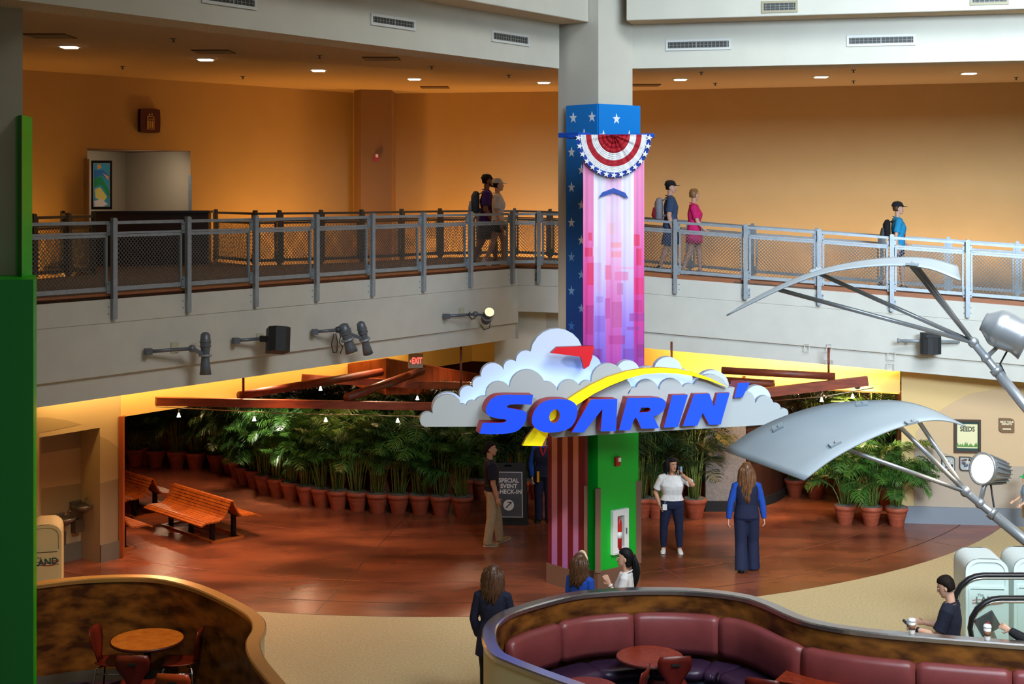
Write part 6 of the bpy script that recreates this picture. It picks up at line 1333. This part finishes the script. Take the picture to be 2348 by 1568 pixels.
            for i in range(40):
                ph = rr.uniform(0, 6); rad = rr.uniform(0, .03); pts_ = []
                for q_ in range(7): t = q_ / 6; wd = .6 + 1.1 * math.sin(math.pi * min(1, t * 1.1)); p = c0 + V(math.cos(ph) * rad * wd, -.04 * math.sin(t * 3) + math.sin(ph) * rad * wd, -hair[2] * t); pts_.append(p)
                mb.tube(pts_, [.012, .013, .013, .012, .011, .008, .002], hm, 5)
        mb.build('hair', None, root)
        if kind == 'pony': mb = MB(); mb.ball(hp(0, -.122, .145), (.026, .014, .026), mat('hair_tie', rgb(180, 24, 30), .6), 10, 6); mb.build('hair_tie', None, root)
    if cap:
        mb = MB(); headshell(mb, .024, cap, .145, 22, .01)
        vs = []; n_ = 12
        for i in range(n_ + 1):
            a = R(20 + 140 * i / n_); vs.append(hp(.085 * math.cos(a), .02 + .08 * math.sin(a), .158)); 
        for i in range(n_ + 1):
            a = R(20 + 140 * i / n_); vs.append(hp(.085 * math.cos(a), .03 + .155 * math.sin(a), .148))
        k_ = len(vs); vs += [v + V(0, 0, -.008) for v in vs]; m1 = n_ + 1
        fs = [(i, i + 1, m1 + i + 1, m1 + i) for i in range(n_)] + [(k_ + i + 1, k_ + i, k_ + m1 + i, k_ + m1 + i + 1) for i in range(n_)] + [(m1 + i, m1 + i + 1, k_ + m1 + i + 1, k_ + m1 + i) for i in range(n_)]
        mb.add(vs, fs, cap, True); mb.ball(hp(0, -.01, .253), .008, cap, 6, 4); mb.build('cap', None, root)
    root['shz'] = shz; info = dict(root=root, hz=hz, shz=shz, wr=wr, hp=hp, H=H, sp=sp, Mw=Matrix.Translation(Vector(loc)) @ Matrix.Rotation(R(face), 4, 'Z'))
    del root['shz']
    return info
def backpack(info, label, main, trim, w=.30, h=.44, d=.17):
    H = info['H']; sp = info['sp']; c = sp(V(0, -.085 * H - d * .5, info['hz'] + .19 * H)); Mw = info['Mw']
    root = empty('backpack', Mw @ c, Mw.to_euler().z, label, 'backpack', 'backpacks')
    mb = MB(); mb.tube([(0, 0, -h / 2), (0, 0, -h * .45), (0, 0, h * .25), (0, .02, h * .44), (0, .03, h * .5)], [(d * .42, w * .42), (d * .52, w * .5), (d * .5, w * .5), (d * .36, w * .36), (d * .1, w * .12)], main, 18, ref=(0, 1, 0)); mb.build('bag', None, root)
    mb = MB(); mb.tube([(0, -d * .55, -h * .42), (0, -d * .6, -h * .3), (0, -d * .55, .02)], [(.03, w * .36), (.045, w * .4), (.02, w * .34)], trim, 14, ref=(0, 1, 0)); mb.build('pocket', None, root)
    for s in (-1, 1): mb = MB(); mb.tube([(s * .09, d * .45, h * .36), (s * .11, d * .5 + .06, h * .44), (s * .12, d * .5 + .19, h * .34), (s * .12, d * .5 + .21, .05), (s * .14, d * .5 + .12, -.12), (s * .13, d * .4, -h * .35)], [(.007, .024)] * 6, main, 8, ref=(0, 1, 0)); mb.build('strap', None, root)
    return root
def phone(info, side, label, col=None, off=(0, .0, 0), rot=None, size=(.072, .008, .145)):
    S_, E, Wp = info['wr'][side]; Mw = info['Mw']; p = Mw @ (Wp + (Wp - E).normalized() * .085 + V(*off))
    root = empty('phone', p, Mw.to_euler().z, label, 'phone')
    Mx = rot or Matrix.Identity(3); mb = MB(); mb.box((0, 0, 0), size, col or black_m, M=Mx); mb.build('case', None, root)
    mb = MB(); mb.box(Mx @ V(0, size[1] * .55, 0), (size[0] * .9, .002, size[2] * .92), mat('phone_screen', rgb(150, 175, 200), .2)); mb.build('screen', None, root); return root

navy = cloth('navy', 20, 24, 44); khaki = cloth('khaki', 176, 150, 112); dnavy = cloth('dark_navy', 18, 26, 58); blue_s = cloth('royal_blue', 20, 72, 170); whitec = cloth('white', 226, 222, 220); pink = cloth('pink', 232, 34, 118); slate = cloth('slate_blue', 58, 82, 116); purp = cloth('purple', 66, 34, 116); grey_c = cloth('grey', 86, 84, 84); blk = cloth('black', 26, 26, 30); teal = cloth('teal', 34, 150, 200); redc = cloth('red', 160, 24, 48); coat_c = cloth('coat_navy', 22, 26, 52); jean = cloth('jean_blue', 44, 60, 100); ltblue = cloth('light_blue', 150, 190, 226)
h_dark = mat('hair_dark', rgb(30, 22, 19), .7, var=.3, scale=30, spec=.15); h_br = mat('hair_brown', rgb(88, 54, 32), .42, col2=rgb(130, 86, 50), scale=18, stretch=(3, 3, .5)); h_blk = mat('hair_black', rgb(22, 20, 22), .6, spec=.2); h_mid = mat('hair_mid_brown', rgb(70, 44, 28), .42, col2=rgb(98, 64, 40), scale=18, stretch=(3, 3, .5)); h_bl = mat('hair_dark_blond', rgb(150, 108, 66), .45, var=.2, scale=20)
sh_w = (mat('shoe_white', rgb(232, 228, 220), .5), mat('sole_white', rgb(240, 238, 232), .5)); sh_t = (mat('shoe_tan', rgb(150, 124, 84), .7), mat('sole_cream', rgb(222, 206, 176), .6)); sh_b = (mat('shoe_black', rgb(28, 26, 26), .4), black_m); sh_g = (mat('shoe_grey', rgb(130, 130, 136), .6), sh_w[1])

# man in navy polo and khaki trousers
p = G(1128, 1249); i1 = person((p.x, p.y, 0), -80, 1.78, 'person in a navy polo and khaki trousers, walking right beside the event board', SK_M, lean=-.05, head=(-20, 0), arms=(((-.1, -.05, -1), (-.0, .10, -1)), ((.12, .05, -1), (.06, .28, -1))), legs=(((0, .26, -1), (0, .10, -1)), ((0, -.06, -1), (0, -.16, -1))), top=(navy, 'short', .02), bottom=(khaki, 'long'), shoes=sh_t + ((18, 0),), hair=('short', h_dark), belt=mat('belt', rgb(40, 28, 22), .5))
# worker behind the striped panel
p = G(1247, 1196); i2 = person((p.x, p.y, 0), 172, 1.70, 'person in a navy vest and blue sleeves, half hidden behind the striped panel', SK_L, female=True, arms=(((-.15, 0, -1), (.05, .25, -1)), ((.26, -.02, -1), (-.12, .25, -1))), top=(blue_s, 'long', -.01), vest=dnavy, bottom=(dnavy, 'long'), shoes=sh_b, hair=('short', h_mid))
mb = MB(); sp_f = i2['sp']; mb.tube([(-.05, .085, i2['shz'] + .05), (-.03, .15, i2['shz'] - .05), (0, .17, i2['shz'] - .12), (.03, .15, i2['shz'] - .05), (.05, .085, i2['shz'] + .05)], [(.01, .022)] * 5, redc, 8); mb.build('neck_scarf', None, i2['root'])
mb = MB(); mb.box((.09, .15, i2['hz'] - .02), (.045, .02, .20), mat('yellow_tag', rgb(226, 168, 30), .5)); mb.build('tag', None, i2['root'])
# woman on the phone
p = G(1541, 1266); i3 = person((p.x, p.y, 0), 176, 1.585, 'person in a white polo and dark leggings talking on a phone', SK_M, female=True, bulk=1.28, head=(28, -4), arms=(((-.55, .72, -.22), (.236, -.15, .215)), ((.42, -.12, -1), (-.35, .32, -1))), legs=(((-.08, .02, -1), (-.02, -.02, -1)), ((.13, .0, -1), (.02, -.03, -1))), top=(whitec, 'short', .05), bottom=(dnavy, 'slim'), shoes=sh_w, hair=('long', h_blk, .15), handcurl=(.9, .3))
mb = MB(); mb.box((.13, .13, i3['hz'] - .03), (.075, .008, .10), white_m); mb.tube([(.13, .13, i3['hz'] + .02), (.12, .12, i3['hz'] + .1)], .004, white_m, 5); mb.build('badge', None, i3['root'])
mb = MB(); 
for q in range(2): mb.tube([i3['hp'](.05 - .1 * q, -.01, .18), i3['hp'](.078 - .156 * q, .0, .08), i3['hp'](.075 - .15 * q, .0, -.03)], [.02, .022, .006], h_blk, 8)
mb.build('hair_side', None, i3['root'])
phone(i3, 0, 'dark phone held to the ear of the person in the white polo', off=(-.01, .0, .02), rot=Matrix.Rotation(R(70), 3, 'Z'))
# woman walking away with long hair
p = G(1712, 1308); i4 = person((p.x, p.y, 0), -3, 1.73, 'person with very long brown hair in blue sleeves and navy vest, walking away', SK_L, female=True, bulk=1.08, arms=(((-.30, -.12, -1), (-.14, -.05, -1)), ((.26, .06, -1), (.12, .10, -1))), legs=(((0.0, -.10, -1), (0, -.30, -1)), ((.03, .12, -1), (0, .0, -1))), top=(blue_s, 'long', -.02), vest=dnavy, bottom=(dnavy, 'wide'), shoes=sh_b + ((-30, 0),), hair=('long', h_br, .52))
# woman in the navy coat
p = V((1130 - CX) / F * 17.1, 17.1, 0); i5 = person(p, -12, 1.67, 'person with long brown hair in a long navy coat, left of the right booth', SK_L, female=True, bulk=1.05, head=(-12, -8), arms=(((-.22, -.02, -1), (.15, .35, -1)), ((.25, .12, -1), (.32, .85, -.25))), legs=(((0, .02, -1), (0, -.02, -1)), ((0, 0, -1), (0, 0, -1))), top=(coat_c, 'long', -.14), bottom=(blk, 'slim'), shoes=sh_b, hair=('long', h_mid, .34))
phone(i5, 1, 'white phone held by the person in the navy coat', white_m, rot=Matrix.Rotation(R(-60), 3, 'X'))
# two women behind the right booth
i6 = person(V((1331 - CX) / F * 18.35, 18.35, 0), -35, 1.49, 'person with a cream headband and long dark hair in blue, behind the booth', SK_M, female=True, head=(-15, 0), top=(blue_s, 'long', -.02), bottom=(dnavy, 'long'), shoes=sh_b, hair=('long', h_mid, .30))
mb = MB(); hp_ = i6['hp']; mb.tube([hp_(.093 * math.cos(R(a)), .03, .105 + .145 * math.sin(R(a))) for a in range(-10, 191, 20)], [(.012, .022)] * 11, mat('headband', rgb(232, 214, 170), .6), 8, ref=(0, 1, 0)); mb.build('headband', None, i6['root'])
i7 = person(V((1434 - CX) / F * 18.2, 18.2, 0), 78, 1.59, 'person with a black ponytail in a white shirt, one hand raised, behind the booth', SK_L, female=True, head=(5, 0), arms=(((-.15, .25, -1), (-.05, .55, 1.0)), ((.2, .0, -1), (.0, .3, -1))), top=(whitec, 'short', .0), bottom=(dnavy, 'long'), shoes=sh_b, hair=('pony', h_blk, .42), handcurl=(.1, .5))
mb = MB(); S_, E, Wp = i7['wr'][0]; mb.tube([Wp.lerp(E, .10), Wp.lerp(E, .02)], .034, white_m, 14); mb.build('bracelet', None, i7['root'])
# man with phone by the escalator
i8 = person(V((2178 - CX) / F * 16.45, 16.45, 0), 62, 1.72, 'person in a navy polo looking down at a phone by the escalator', SK_L, head=(2, -22), arms=(((-.10, .38, -1), (.22, .95, .10)), ((.14, .30, -1), (-.12, .95, .05))), top=(navy, 'short', .0), bottom=(dnavy, 'long'), shoes=sh_b, hair=('short', h_dark), bulk=1.05)
phone(i8, 0, 'dark phone held by the person in the navy polo by the escalator', rot=Matrix.Rotation(R(-50), 3, 'X'), off=(.04, .03, .02))
mb = MB(); S_, E, Wp = i8['wr'][0]; mb.tube([Wp.lerp(E, .14), Wp.lerp(E, .02)], .033, black_m, 14); mb.build('watch', None, i8['root'])
# person at the right edge of the booth, leaning an arm on the cap
i9 = person(V((2392 - CX) / F * 15.85, 15.85, 0), 90, 1.72, 'person in black at the right edge, elbow resting on the booth cap', SK_L, arms=(((-.35, .9, -.42), (.6, .6, .3)), ((.2, .1, -1), (0, .4, -1))), top=(blk, 'long', .0), bottom=(blk, 'long'), shoes=sh_b, hair=('short', h_dark))
# person at the far right edge
i10 = person(V((2356 - CX) / F * 25.6, 25.6, 0), 90, 1.08, 'small person in light blue with a green cap, cut off by the right edge', SK_L, arms=(((-.2, .3, -1), (-.1, .7, -.5)), ((.2, .3, -1), (.1, .7, -.5))), top=(ltblue, 'short', .0), bottom=(khaki, 'shorts'), shoes=sh_w, hair=('short', h_mid), cap=mat('cap_green', rgb(40, 190, 110), .6))
# upper walkway
i11 = person((-.50, 28.55, 4.75), -88, 1.78, 'person in a purple shirt and grey shorts with backpack, walking on the left walkway', SK_D, head=(5, 0), bulk=1.2, arms=(((-.12, .2, -1), (0, .5, -1)), ((.14, -.1, -1), (.0, .55, -1))), legs=(((0, -.22, -1), (0, -.5, -1)), ((0, .34, -1), (0, .08, -1))), top=(purp, 'short', -.02), bottom=(grey_c, 'shorts'), shoes=sh_b + ((-30, 8),), hair=('short', h_dark), cap=blk, facial=True)
backpack(i11, 'grey backpack worn by the person in the purple shirt', cloth('pack_grey', 70, 78, 86), cloth('pack_light', 160, 168, 172))
i12 = person((-.28, 28.05, 4.75), -86, 1.68, 'person in a white t-shirt and white cap beside the purple shirt, left walkway', SK_L, female=True, arms=(((-.15, .1, -1), (0, .4, -1)), ((.16, -.05, -1), (.02, .3, -1))), legs=(((0, .30, -1), (0, .0, -1)), ((0, -.22, -1), (0, -.45, -1))), top=(whitec, 'short', .0), bottom=(blk, 'short'), shoes=sh_w + ((0, -30),), hair=('short', h_dark), cap=mat('cap_white', rgb(220, 214, 210), .7))
mb = MB(); sz = i12['shz']; mb.tube([(.10, -.10, sz - .02), (.06, .03, sz + .05), (.0, .125, sz - .12), (-.13, .08, sz - .38), (-.15, -.04, sz - .44)], [(.006, .022)] * 5, blk, 8, ref=(0, 1, 0)); mb.build('sling_strap', None, i12['root'])
def rz_(x): return 4.60 - .067 * (x - 3.11)
i13 = person((3.19, 28.6, rz_(3.19)), -92, 1.80, 'person in a slate blue t-shirt with backpack and black cap, right walkway', SK_L, head=(-15, 0), bulk=1.12, arms=(((-.14, .1, -1), (-.02, .5, -1)), ((.16, -.15, -1), (.02, .25, -1))), legs=(((0, .25, -1), (0, .0, -1)), ((0, -.2, -1), (0, -.35, -1))), top=(slate, 'short', -.02), bottom=(jean, 'shorts'), shoes=sh_b + ((0, -20),), hair=('short', h_dark), cap=blk)
backpack(i13, 'grey and dark red backpack worn by the person in slate blue', cloth('pack_silver', 150, 150, 160), redc)
i14 = person((3.58, 27.95, rz_(3.58)), -100, 1.66, 'person in a bright pink top and skirt walking on the right walkway', SK_L, female=True, bulk=1.12, head=(40, 0), arms=(((-.12, .15, -1), (0, .3, -1)), ((.14, .3, -1), (.0, .8, -.9))), legs=(((0, .24, -1), (0, .05, -1)), ((0, -.2, -1), (0, -.4, -1))), top=(pink, 'short', -.14), bottom=(pink, 'short'), shoes=sh_g + ((0, -25),), hair=('short', h_bl))
mb = MB(); mb.box(i14['hp'](0, .06, .20), (.13, .05, .02), mat('sunglasses_gold', rgb(220, 160, 60), .3)); mb.build('sunglasses', None, i14['root'])
i15 = person((7.42, 27.35, rz_(7.42)), -95, 1.66, 'person in teal and dark red with a black cap on the right walkway ramp', SK_L, female=True, bulk=1.05, arms=(((-.14, .25, -1), (0, .7, -.8)), ((.16, -.25, -1), (.02, .1, -1))), legs=(((0, .24, -1), (0, .05, -1)), ((0, -.28, -1), (0, -.6, -1))), top=(teal, 'short', .0), bottom=(jean, 'short'), shoes=sh_b + ((0, -35),), hair=('short', h_mid), cap=blk)
mb = MB(); z_ = i15['hz']; mb.tube([(0, .045, z_ + .03), (0, .055, z_ + .25), (0, .055, z_ + .40), (0, .02, z_ + .50)], [(.085, .12), (.09, .12), (.085, .10), (.05, .06)], redc, 14, ref=(0, 1, 0)); mb.build('front_bib', None, i15['root'])
backpack(i15, 'small dark backpack worn by the person in teal', blk, grey_c, .26, .36, .14)
